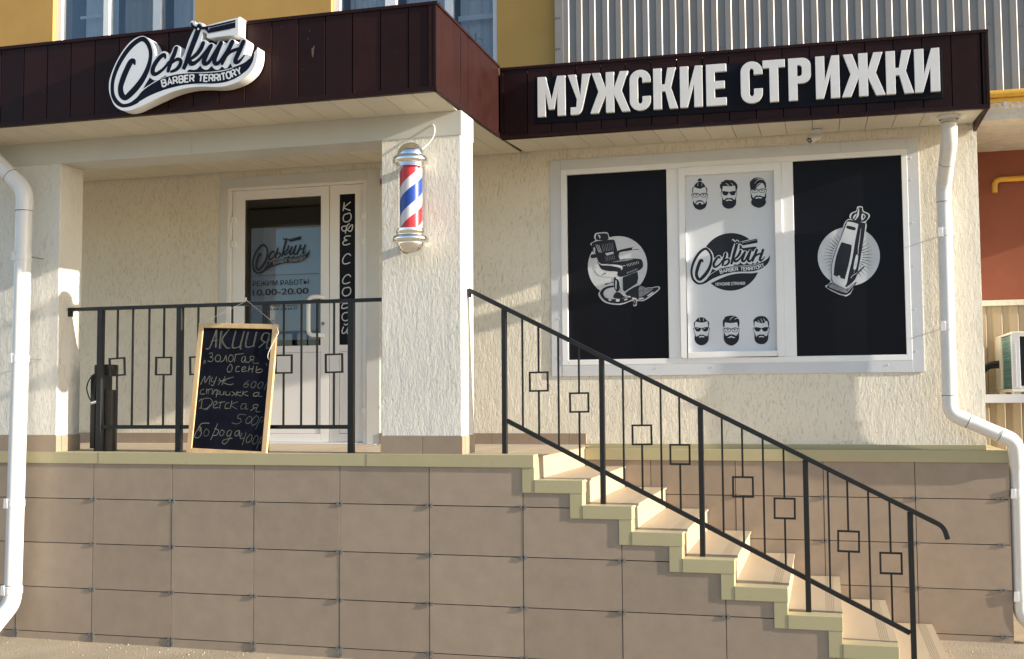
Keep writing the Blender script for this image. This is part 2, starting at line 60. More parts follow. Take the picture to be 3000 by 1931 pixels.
FACES=[["S","K",[[3.9173,3.1301],[3.9205,3.14],[3.9287,3.1474],[3.9393,3.1483],[3.9472,3.1416],[3.9495,3.1345],[3.9406,3.1363],[3.9451,3.1316],[3.9488,3.127]]],["S","K",[[3.8918,3.0881],[3.8935,3.0974],[3.9014,3.1096],[3.9171,3.1219],[3.9327,3.1248],[3.948,3.1201],[3.9617,3.1061],[3.9692,3.0931],[3.9709,3.0848],[3.9566,3.0806],[3.9442,3.0741],[3.9318,3.0723],[3.9164,3.0763],[3.9041,3.0823]]],["R","K",[[3.8893,3.0882,0.005],[3.8816,3.0745,0.0074],[3.8801,3.0572,0.0062],[3.8811,3.0398,0.0025]]],["R","K",[[3.9733,3.0834,0.0049],[3.9811,3.0688,0.0074],[3.9823,3.0515,0.0062],[3.9805,3.0359,0.0025]]],["R","W",[[3.9202,3.1179,0.0012],[3.9174,3.1024,0.0031],[3.9197,3.0912,0.0012]]],["R","W",[[3.9449,3.1165,0.0012],[3.9477,3.1006,0.0031],[3.9444,3.0898,0.0012]]],["R","K",[[3.8832,3.0366,0.0034],[3.8881,3.0168,0.0034],[3.9054,3.0108,0.0034],[3.9209,3.0144,0.0034],[3.9267,3.0304,0.0034],[3.9065,3.0397,0.0034],[3.8832,3.0366,0.0034]]],["R","K",[[3.9354,3.0299,0.0034],[3.9413,3.0139,0.0034],[3.956,3.0087,0.0034],[3.9709,3.0123,0.0034],[3.978,3.032,0.0034],[3.9574,3.0375,0.0034],[3.9354,3.0299,0.0034]]],["R","K",[[3.8832,3.0372,0.0053],[3.9065,3.0403,0.0053],[3.9267,3.0317,0.0053],[3.9354,3.0312,0.0053],[3.9574,3.0381,0.0052],[3.978,3.0326,0.0052]]],["R","K",[[3.8832,3.0366,0.0043],[3.8716,3.0334,0.0043]]],["R","K",[[3.978,3.032,0.0043],[3.9896,3.0288,0.0043]]],["C","K",[3.905,3.0272,0.0046]],["C","K",[3.9557,3.0257,0.0046]],["R","K",[[3.8964,3.0308,0.0025],[3.9051,3.0316,0.0025],[3.9131,3.028,0.0025]]],["R","K",[[3.9483,3.0267,0.0025],[3.9558,3.03,0.0025],[3.9643,3.0271,0.0025]]],["R","K",[[3.8722,3.0309,0.0028],[3.8762,3.0118,0.0028],[3.8816,2.9957,0.0028]]],["R","K",[[3.9896,3.0263,0.0028],[3.9849,3.0058,0.0028],[3.9791,2.9905,0.0028]]],["S","K",[[3.8814,2.9863],[3.8822,2.9595],[3.8954,2.9337],[3.9107,2.9234],[3.9297,2.9162],[3.9493,2.9214],[3.9664,2.93],[3.9791,2.9544],[3.9812,2.9838],[3.9732,2.9704],[3.9644,2.9614],[3.9585,2.9743],[3.9457,2.9844],[3.931,2.9884],[3.9148,2.9861],[3.9029,2.9773],[3.8977,2.9618],[3.8899,2.9733]]],["P","W",[[3.9036,2.9599],[3.9091,2.9738],[3.9209,2.9776],[3.9308,2.9783],[3.9425,2.9764],[3.9547,2.9714],[3.9583,2.9602],[3.9483,2.956],[3.9406,2.958],[3.9392,2.9675],[3.9207,2.9685],[3.919,2.9576],[3.9097,2.9565]]],["S","K",[[4.0779,3.0712],[4.0768,3.0963],[4.0876,3.0988],[4.0832,3.1085],[4.1048,3.1182],[4.111,3.1241],[4.1325,3.1269],[4.1476,3.1229],[4.1659,3.1224],[4.1839,3.1089],[4.1973,3.0925],[4.203,3.0735],[4.1997,3.058],[4.1933,3.0397],[4.1881,3.04],[4.1867,3.0588],[4.1834,3.0793],[4.1682,3.0801],[4.1468,3.0767],[4.1286,3.0808],[4.1102,3.0819],[4.0986,3.081],[4.0946,3.0609],[4.0912,3.0423],[4.0866,3.0457],[4.0839,3.0615]]],["R","W",[[4.1168,3.1034,0.0012],[4.1318,3.0932,0.0043],[4.1468,3.0782,0.0018]]],["R","W",[[4.1534,3.1044,0.0012],[4.1654,3.0928,0.0037],[4.1713,3.0815,0.0012]]],["S","K",[[4.0918,3.0432],[4.1147,3.0438],[4.1363,3.0351],[4.1311,3.0197],[4.1218,3.0128],[4.1066,3.0142],[4.0981,3.0216]]],["S","K",[[4.1448,3.0346],[4.1666,3.0421],[4.1887,3.039],[4.1828,3.0169],[4.1736,3.0112],[4.1584,3.0114],[4.1494,3.0194]]],["R","K",[[4.1314,3.0372,0.0049],[4.1405,3.0342,0.0049],[4.1497,3.0362,0.0049]]],["R","K",[[4.0933,3.0412,0.0043],[4.0819,3.0381,0.0043]]],["R","K",[[4.1878,3.0372,0.0043],[4.1983,3.0329,0.0043]]],["R","K",[[4.083,3.0318,0.0028],[4.087,3.0128,0.0028],[4.0921,2.9937,0.0028]]],["R","K",[[4.1964,3.0274,0.0027],[4.1918,3.007,0.0027],[4.1859,2.9887,0.0027]]],["S","K",[[4.0922,2.9984],[4.0904,2.9641],[4.0925,2.9453],[4.1074,2.9258],[4.1225,2.9172],[4.1392,2.9147],[4.156,2.917],[4.1713,2.924],[4.1869,2.9419],[4.1909,2.9619],[4.1885,2.9963],[4.1815,2.9811],[4.1754,2.9783],[4.1604,2.9916],[4.1483,2.9923],[4.1406,2.9902],[4.133,2.9931],[4.1208,2.9922],[4.1053,2.9805],[4.0978,2.9856]]],["S","W",[[4.1159,2.9746],[4.1237,2.9805],[4.1405,2.9827],[4.1587,2.9777],[4.1632,2.9743],[4.154,2.9707],[4.1403,2.9746],[4.1265,2.971]]],["S","K",[[4.2907,3.0638],[4.2899,3.0996],[4.3023,3.1144],[4.3207,3.1289],[4.3448,3.1312],[4.3688,3.1245],[4.3851,3.1158],[4.3925,3.1076],[4.3952,3.0966],[4.4011,3.09],[4.4036,3.0651],[4.4017,3.0466],[4.3958,3.05],[4.3916,3.0658],[4.3859,3.0816],[4.3755,3.0859],[4.3619,3.0799],[4.3466,3.0684],[4.3312,3.0506],[4.3159,3.0421],[4.3009,3.0461],[4.2935,3.0527]]],["R","W",[[4.3229,3.0868,0.0012],[4.3414,3.109,0.0036],[4.3656,3.1163,0.0042],[4.391,3.1077,0.0024]]],["R","W",[[4.322,3.1195,0.0012],[4.3447,3.125,0.0036],[4.3687,3.1214,0.0012]]],["R","W",[[4.3313,3.0568,0.0012],[4.3468,3.0808,0.0042],[4.3665,3.0883,0.0036],[4.383,3.0843,0.0018]]],["R","K",[[4.3024,3.046,0.0033],[4.3072,3.0265,0.0033],[4.324,3.0206,0.0033],[4.3391,3.0241,0.0033],[4.3448,3.0399,0.0033],[4.3251,3.0491,0.0033],[4.3024,3.046,0.0033]]],["R","K",[[4.3532,3.0394,0.0033],[4.3589,3.0236,0.0033],[4.3732,3.0185,0.0033],[4.3877,3.022,0.0033],[4.3947,3.0414,0.0033],[4.3747,3.0469,0.0033],[4.3532,3.0394,0.0033]]],["R","K",[[4.3025,3.0466,0.0051],[4.3251,3.0497,0.0051],[4.3448,3.0411,0.0051],[4.3533,3.0407,0.0051],[4.3747,3.0475,0.0051],[4.3947,3.0421,0.0051]]],["R","K",[[4.3024,3.046,0.0042],[4.2912,3.0429,0.0042]]],["R","K",[[4.3947,3.0414,0.0042],[4.4061,3.0383,0.0042]]],["C","K",[4.3237,3.0367,0.0045]],["C","K",[4.373,3.0352,0.0045]],["R","K",[[4.3153,3.0403,0.0024],[4.3238,3.0411,0.0024],[4.3315,3.0375,0.0024]]],["R","K",[[4.3658,3.0362,0.0024],[4.3731,3.0396,0.0024],[4.3814,3.0366,0.0024]]],["R","K",[[4.2918,3.0404,0.0027],[4.2956,3.0215,0.0027],[4.3007,3.0057,0.0027]]],["R","K",[[4.406,3.0358,0.0027],[4.4014,3.0157,0.0027],[4.3957,3.0005,0.0027]]],["S","K",[[4.2974,3.0183],[4.2956,2.9874],[4.3025,2.9746],[4.2968,2.9593],[4.2989,2.9406],[4.3136,2.9243],[4.3285,2.9173],[4.3494,2.9094],[4.3706,2.9151],[4.3857,2.9236],[4.398,2.9385],[4.4007,2.9538],[4.3963,2.9695],[4.4026,2.9846],[4.4014,3.0157],[4.3947,2.9974],[4.3886,2.9885],[4.3751,2.9908],[4.3602,2.9993],[4.3488,2.9975],[4.3362,3.0007],[4.324,2.9936],[4.3118,2.9834],[4.3045,2.9962]]],["S","W",[[4.3253,2.9811],[4.3329,2.9869],[4.351,2.989],[4.3675,2.985],[4.3734,2.98],[4.3628,2.9769],[4.3509,2.9812],[4.3372,2.9773]]],["S","K",[[3.8876,2.1041],[3.8893,2.1149],[3.9034,2.1286],[3.9157,2.1323],[3.928,2.1341],[3.9403,2.1316],[3.9524,2.1257],[3.9644,2.1115],[3.9674,2.1037],[3.952,2.0994],[3.9396,2.0957],[3.9258,2.0954],[3.909,2.0983]]],["R","K",[[3.8839,2.1058,0.0049],[3.8769,2.0935,0.008],[3.8754,2.078,0.0068],[3.8782,2.0593,0.0031]]],["R","K",[[3.9711,2.1051,0.0049],[3.9776,2.0926,0.0086],[3.9779,2.0755,0.0067],[3.9751,2.057,0.0031]]],["R","W",[[3.9157,2.1298,0.0012],[3.9136,2.1174,0.0037],[3.9165,2.1049,0.0012]]],["R","W",[[3.9402,2.1292,0.0012],[3.9425,2.1167,0.0037],[3.9398,2.1044,0.0012]]],["S","K",[[3.8782,2.0599],[3.9013,2.0612],[3.923,2.0533],[3.9178,2.0379],[3.9085,2.0307],[3.8931,2.0317],[3.8846,2.0387]]],["S","K",[[3.9316,2.0531],[3.9535,2.0613],[3.9758,2.0589],[3.9699,2.0367],[3.9606,2.0307],[3.9453,2.0305],[3.9362,2.0381]]],["R","K",[[3.9181,2.0553,0.0049],[3.9273,2.0526,0.0049],[3.9365,2.0548,0.0049]]],["R","K",[[3.8797,2.058,0.0043],[3.8683,2.0546,0.0043]]],["R","K",[[3.9748,2.057,0.0043],[3.9854,2.0531,0.0043]]],["R","K",[[3.8688,2.0502,0.0028],[3.8728,2.0315,0.0028],[3.8781,2.0159,0.0028]]],["R","K",[[3.9854,2.0494,0.0027],[3.9807,2.0291,0.0028],[3.975,2.0137,0.0028]]],["R","W",[[3.8898,2.0513,0.0012],[3.8975,2.0542,0.0037],[3.9052,2.0562,0.0012]]],["R","W",[[3.9388,2.048,0.0012],[3.9481,2.053,0.0037],[3.9558,2.055,0.0012]]],["S","K",[[3.8807,2.022],[3.8772,2.0004],[3.8756,1.9787],[3.8796,1.96],[3.891,1.9443],[3.9062,1.9347],[3.9252,1.9306],[3.943,1.934],[3.9584,1.9429],[3.9715,1.9581],[3.9768,1.9766],[3.9765,1.9982],[3.9751,2.0199],[3.9686,1.9984],[3.9533,1.9987],[3.9366,2.0084],[3.9265,2.0061],[3.9167,2.0088],[3.9012,1.9999],[3.8888,1.9939],[3.8834,2.0033]]],["S","W",[[3.9056,1.9898],[3.9149,1.9965],[3.9263,1.9987],[3.9379,1.9966],[3.9476,1.9911],[3.9378,1.9879],[3.9262,1.9906],[3.9163,1.9871]]],["S","K",[[4.0796,2.07],[4.0796,2.1039],[4.088,2.1161],[4.0959,2.1313],[4.1142,2.1376],[4.1415,2.1406],[4.1657,2.1363],[4.1806,2.1276],[4.193,2.1134],[4.1974,2.0887],[4.1945,2.0672],[4.1897,2.052],[4.1854,2.0644],[4.1799,2.0906],[4.1587,2.0881],[4.1345,2.0872],[4.1103,2.0893],[4.0952,2.0927],[4.0917,2.0697],[4.0878,2.0544]]],["R","W",[[4.1288,2.1058,0.0018],[4.1381,2.121,0.0042],[4.1626,2.1342,0.0024]]],["R","W",[[4.1622,2.1111,0.0012],[4.1744,2.1185,0.0042],[4.191,2.1196,0.0024]]],["R","K",[[4.0913,2.0475,0.0033],[4.0961,2.0283,0.0033],[4.113,2.023,0.0033],[4.1282,2.0269,0.0033],[4.134,2.0428,0.0033],[4.1141,2.0513,0.0033],[4.0913,2.0475,0.0033]]],["R","K",[[4.1424,2.0426,0.0033],[4.1482,2.0271,0.0033],[4.1626,2.0225,0.0033],[4.1772,2.0265,0.0033],[4.1842,2.046,0.0033],[4.164,2.0507,0.0033],[4.1424,2.0426,0.0033]]],["R","K",[[4.0913,2.0481,0.0052],[4.1141,2.0519,0.0052],[4.134,2.0441,0.0051],[4.1425,2.0439,0.0051],[4.1641,2.0514,0.0051],[4.1842,2.0466,0.0051]]],["R","K",[[4.0913,2.0475,0.0042],[4.08,2.0441,0.0043]]],["R","K",[[4.1842,2.046,0.0042],[4.1956,2.0432,0.0042]]],["C","K",[4.1127,2.039,0.0045]],["C","K",[4.1623,2.0391,0.0045]],["R","K",[[4.1043,2.0423,0.0024],[4.1128,2.0433,0.0024],[4.1206,2.0401,0.0024]]],["R","K",[[4.1551,2.0399,0.0024],[4.1624,2.0434,0.0024],[4.1708,2.0407,0.0024]]],["R","K",[[4.08,2.0438,0.0027],[4.0839,2.0252,0.0027],[4.0891,2.0097,0.0027]]],["R","K",[[4.1962,2.0429,0.0027],[4.1916,2.0227,0.0027],[4.1859,2.0075,0.0027]]],["S","K",[[4.0872,2.0236],[4.0841,1.9867],[4.0868,1.965],[4.0985,1.9433],[4.1165,1.9306],[4.1375,1.924],[4.1557,1.9298],[4.1741,1.9417],[4.188,1.963],[4.1924,1.9874],[4.19,2.0212],[4.1813,2.003],[4.1721,1.9955],[4.1571,2.0005],[4.1451,2.0053],[4.1378,2.004],[4.1299,2.0057],[4.1178,2.0013],[4.1025,1.994],[4.0921,2.008]]],["S","W",[[4.1098,1.9824],[4.1236,1.9874],[4.1376,1.9954],[4.1493,1.9868],[4.1658,1.9834],[4.1567,1.979],[4.1461,1.9807],[4.1374,1.9855],[4.1264,1.9802]]],["S","K",[[4.2968,2.074],[4.295,2.1016],[4.3067,2.1166],[4.3249,2.1284],[4.3518,2.132],[4.3756,2.1271],[4.3902,2.1145],[4.4003,2.0989],[4.405,2.0774],[4.4008,2.047],[4.3974,2.0593],[4.3927,2.09],[4.3809,2.0964],[4.3717,2.0828],[4.3538,2.0811],[4.333,2.0853],[4.3122,2.0935],[4.3047,2.0921],[4.3012,2.0677],[4.3,2.0524]]],["R","W",[[4.3244,2.1039,0.0012],[4.3332,2.0945,0.0036],[4.3389,2.0852,0.0012]]],["R","W",[[4.3455,2.1126,0.0012],[4.3541,2.097,0.0042],[4.3583,2.0847,0.0012]]],["R","W",[[4.3634,2.1151,0.0012],[4.3721,2.1027,0.0036],[4.3749,2.0904,0.0012]]],["S","K",[[4.3018,2.0503],[4.3242,2.0516],[4.3453,2.0437],[4.3402,2.0286],[4.3311,2.0214],[4.3162,2.0224],[4.3079,2.0293]]],["S","K",[[4.3536,2.0435],[4.375,2.0516],[4.3966,2.0492],[4.3908,2.0274],[4.3818,2.0215],[4.3669,2.0212],[4.3581,2.0288]]],["R","K",[[4.3405,2.0457,0.0048],[4.3494,2.043,0.0048],[4.3584,2.0453,0.0048]]],["R","K",[[4.3032,2.0484,0.0042],[4.2921,2.045,0.0042]]],["R","K",[[4.3957,2.0474,0.0042],[4.406,2.0435,0.0042]]],["R","K",[[4.2926,2.0404,0.0027],[4.2964,2.0219,0.0027],[4.3015,2.0065,0.0027]]],["R","K",[[4.406,2.0396,0.0027],[4.4014,2.0195,0.0027],[4.3957,2.0044,0.0027]]],["S","K",[[4.3022,2.0126],[4.3004,1.979],[4.305,1.9544],[4.3211,1.9373],[4.3463,1.9298],[4.3717,1.9348],[4.3899,1.9527],[4.397,1.9769],[4.3965,2.0135],[4.3877,1.9893],[4.3758,1.9896],[4.3611,1.9997],[4.3492,1.9987],[4.3372,2.0002],[4.3222,1.9923],[4.313,1.9848],[4.3074,2.0002]]],["S","W",[[4.3294,1.982],[4.337,1.9868],[4.3504,1.9889],[4.3638,1.9853],[4.3697,1.9812],[4.3577,1.9802],[4.3488,1.9822],[4.3368,1.98]]]]
CHAIR=[["C","W",[3.3173,2.5303,0.2224]],["S","W",[[3.1165,2.7049],[3.1545,2.7282],[3.1447,2.7486],[3.1551,2.7805],[3.2005,2.7859],[3.2456,2.7829],[3.2602,2.7484],[3.27,2.738],[3.2998,2.7218],[3.3188,2.6466],[3.4183,2.6671],[3.48,2.6655],[3.4797,2.6448],[3.4277,2.6322],[3.3533,2.6254],[3.3428,2.5862],[3.4369,2.5825],[3.5008,2.5701],[3.5074,2.5108],[3.4652,2.4829],[3.4786,2.3841],[3.5518,2.3621],[3.6155,2.3697],[3.6298,2.3497],[3.5804,2.3073],[3.5113,2.2654],[3.4621,2.2644],[3.4568,2.2327],[3.4321,2.231],[3.4267,2.2679],[3.3334,2.2412],[3.2241,2.2592],[3.1738,2.3151],[3.1852,2.3494],[3.2257,2.3877],[3.2958,2.41],[3.2864,2.4499],[3.1965,2.458],[3.1369,2.5148],[3.1277,2.5849],[3.1117,2.6004],[3.1155,2.6252],[3.1384,2.6392],[3.1288,2.6795]]],["S","K",[[3.1621,2.7329],[3.1573,2.753],[3.1651,2.7736],[3.2004,2.778],[3.243,2.775],[3.2532,2.7512],[3.2499,2.73],[3.2048,2.726]]],["S","K",[[3.124,2.6996],[3.1544,2.7192],[3.2048,2.725],[3.2849,2.7284],[3.3021,2.7118],[3.314,2.6617],[3.3329,2.5866],[3.3476,2.5663],[3.2877,2.5562],[3.2076,2.5469],[3.1728,2.5731],[3.1534,2.6336],[3.1334,2.6444]]],["S","K",[[3.3187,2.6416],[3.4232,2.664],[3.438,2.6613],[3.4279,2.644],[3.3385,2.6309],[3.3332,2.6064]]],["P","W",[[3.4281,2.6618],[3.4765,2.6627],[3.4748,2.647],[3.4328,2.6448]]],["R","K",[[3.4378,2.6465,0.004],[3.4763,2.6479,0.0039]]],["S","K",[[3.1169,2.6152],[3.1332,2.6245],[3.2237,2.6332],[3.2285,2.6131],[3.1379,2.5954],[3.1188,2.6002]]],["P","W",[[3.2276,2.6281],[3.2887,2.6379],[3.291,2.623],[3.2384,2.6102]]],["S","K",[[3.1775,2.5481],[3.1678,2.5733],[3.1975,2.5424],[3.2877,2.5587],[3.3676,2.5813],[3.4763,2.5769],[3.5037,2.5601],[3.5029,2.5085],[3.4354,2.4741],[3.346,2.4478],[3.3164,2.4636],[3.3068,2.4887],[3.247,2.4959],[3.1972,2.5126]]],["S","W",[[3.2001,2.5472],[3.2676,2.5446],[3.3372,2.5345],[3.3569,2.5214],[3.3491,2.497],[3.3369,2.5148],[3.2675,2.5337],[3.2025,2.5397]]],["R","W",[[3.3595,2.5287,0.005],[3.3769,2.5315,0.003]]],["S","W",[[3.1376,2.5745],[3.1604,2.5836],[3.1725,2.5433],[3.1971,2.5076],[3.247,2.4909],[3.3117,2.4885],[3.3165,2.4735],[3.2963,2.4495],[3.2365,2.4517],[3.1766,2.4687],[3.1469,2.5095]]],["R","K",[[3.1522,2.5292,0.004],[3.1551,2.5241,0.004]]],["R","K",[[3.2016,2.4653,0.004],[3.2268,2.4817,0.005],[3.2217,2.4671,0.002]]],["P","K",[[3.3559,2.4449],[3.4676,2.4828],[3.4719,2.4335],[3.4615,2.3945],[3.3693,2.3385],[3.3571,2.3488]]],["S","K",[[3.2923,2.4447],[3.326,2.4386],[3.3356,2.4087],[3.3298,2.3497],[3.3049,2.3406],[3.2927,2.3607]]],["P","W",[[3.302,2.4246],[3.3118,2.4193],[3.309,2.3553],[3.2992,2.3655]]],["R","W",[[3.3112,2.4441,0.0149],[3.3357,2.4185,0.0169],[3.3424,2.3591,0.0169],[3.3542,2.3144,0.0178],[3.3789,2.3087,0.0148]]],["R","K",[[3.32,2.4314,0.0025],[3.3303,2.3891,0.0025],[3.342,2.3345,0.0025]]],["R","K",[[3.2283,2.3975,0.012],[3.2509,2.4027,0.005],[3.2958,2.4125,0.005]]],["S","K",[[3.1849,2.3246],[3.2054,2.3636],[3.2456,2.3821],[3.2915,2.3855],[3.2914,2.3756],[3.2354,2.3626],[3.21,2.3337],[3.2246,2.2987],[3.2843,2.2845],[3.3637,2.2895],[3.4231,2.2926],[3.413,2.2732],[3.3335,2.251],[3.2342,2.2687]]],["S","W",[[3.2125,2.3337],[3.2353,2.3601],[3.2854,2.3709],[3.3047,2.3307],[3.2649,2.3271],[3.2447,2.3129],[3.2645,2.295],[3.2247,2.3086]]],["S","K",[[3.3048,2.3357],[3.3345,2.3298],[3.3639,2.3042],[3.3837,2.2987],[3.334,2.2879],[3.2844,2.2968]]],["P","W",[[3.3041,2.2839],[3.3339,2.283],[3.3287,2.2659],[3.3039,2.2667]]],["P","W",[[3.2444,2.2857],[3.2743,2.2823],[3.2642,2.2728],[3.2542,2.2731]]],["P","W",[[3.3636,2.2796],[3.3884,2.2863],[3.3908,2.2788],[3.3685,2.2721]]],["S","K",[[3.3791,2.3308],[3.4761,2.3817],[3.5469,2.3573],[3.6105,2.3626],[3.6201,2.35],[3.5707,2.3125],[3.5065,2.2729],[3.4721,2.2739],[3.3986,2.3032]]],["S","G",[[3.4809,2.3742],[3.5468,2.3534],[3.5811,2.3537],[3.5464,2.3231],[3.4822,2.2908],[3.4749,2.2959]]],["S","W",[[3.4231,2.2926],[3.4526,2.2868],[3.4574,2.2778],[3.4328,2.2825]]],["S","W",[[3.4722,2.2837],[3.5018,2.2902],[3.5115,2.2801],[3.4819,2.2736]]],["S","W",[[3.5363,2.3038],[3.5807,2.3317],[3.5756,2.3172],[3.546,2.2986]]],["P","W",[[3.3936,2.3058],[3.4134,2.3027],[3.4132,2.2929],[3.396,2.2983]]],["S","K",[[3.4352,2.2726],[3.4514,2.2721],[3.451,2.2427],[3.4421,2.237],[3.4347,2.2431]]],["R","W",[[3.44,2.27,0.003],[3.4413,2.2528,0.003]]],["R","G",[[3.2044,2.6937,0.003],[3.2163,2.6409,0.004]]],["R","G",[[3.2174,2.6956,0.003],[3.2283,2.6424,0.004]]],["R","G",[[3.2305,2.6975,0.003],[3.2403,2.6439,0.004]]],["R","G",[[3.2435,2.6994,0.003],[3.2524,2.6454,0.004]]],["R","G",[[3.2566,2.7013,0.003],[3.2644,2.6469,0.004]]],["R","G",[[3.2696,2.7033,0.003],[3.2764,2.6484,0.004]]],["R","G",[[3.2826,2.7052,0.003],[3.2884,2.6499,0.004]]],["R","G",[[3.2283,2.6032,0.003],[3.2369,2.5706,0.0035]]],["R","G",[[3.2414,2.6047,0.003],[3.2495,2.5726,0.0035]]],["R","G",[[3.2544,2.6061,0.003],[3.262,2.5746,0.0035]]],["R","G",[[3.2674,2.6076,0.003],[3.2745,2.5766,0.0035]]],["R","G",[[3.2804,2.609,0.003],[3.287,2.5785,0.0035]]],["R","G",[[3.2934,2.6105,0.003],[3.2995,2.5805,0.0035]]],["R","W",[[3.1592,2.6956,0.003],[3.1811,2.6374,0.0045]]],["R","W",[[3.1702,2.6931,0.003],[3.1911,2.637,0.0045]]],["R","W",[[3.1812,2.6907,0.003],[3.2012,2.6366,0.0045]]],["R","W",[[3.3894,2.5399,0.003],[3.3966,2.5224,0.002]]],["R","W",[[3.4013,2.5424,0.003],[3.408,2.5249,0.002]]],["R","W",[[3.4132,2.5449,0.003],[3.4194,2.5274,0.002]]],["R","W",[[3.4251,2.5474,0.003],[3.4308,2.53,0.002]]],["R","W",[[3.437,2.5499,0.003],[3.4422,2.5325,0.002]]],["R","W",[[3.4489,2.5524,0.003],[3.4536,2.535,0.002]]],["R","W",[[3.4607,2.5549,0.003],[3.4649,2.5375,0.002]]],["R","W",[[3.4726,2.5574,0.003],[3.4763,2.54,0.002]]],["R","W",[[3.3909,2.4684,0.0015],[3.3935,2.4806,0.0025]]],["R","W",[[3.4028,2.4724,0.0015],[3.4055,2.4846,0.0025]]],["R","W",[[3.4147,2.4764,0.0015],[3.4174,2.4886,0.0025]]],["R","W",[[3.4266,2.4804,0.0015],[3.4293,2.4926,0.0025]]],["R","W",[[3.4386,2.4843,0.0015],[3.4412,2.4966,0.0025]]],["R","W",[[3.4504,2.4883,0.0015],[3.4531,2.5005,0.0025]]],["R","W",[[3.4623,2.4923,0.0015],[3.465,2.5045,0.0025]]],["R","W",[[3.1751,2.7672,0.003],[3.1876,2.7566,0.0111],[3.1899,2.7391,0.004]]],["S","W",[[3.1412,2.669],[3.1514,2.6735],[3.1535,2.6436],[3.1444,2.6365]]],["R","G",[[3.2827,2.5589,0.002],[3.3873,2.5721,0.0149],[3.4368,2.5736,0.002]]]]
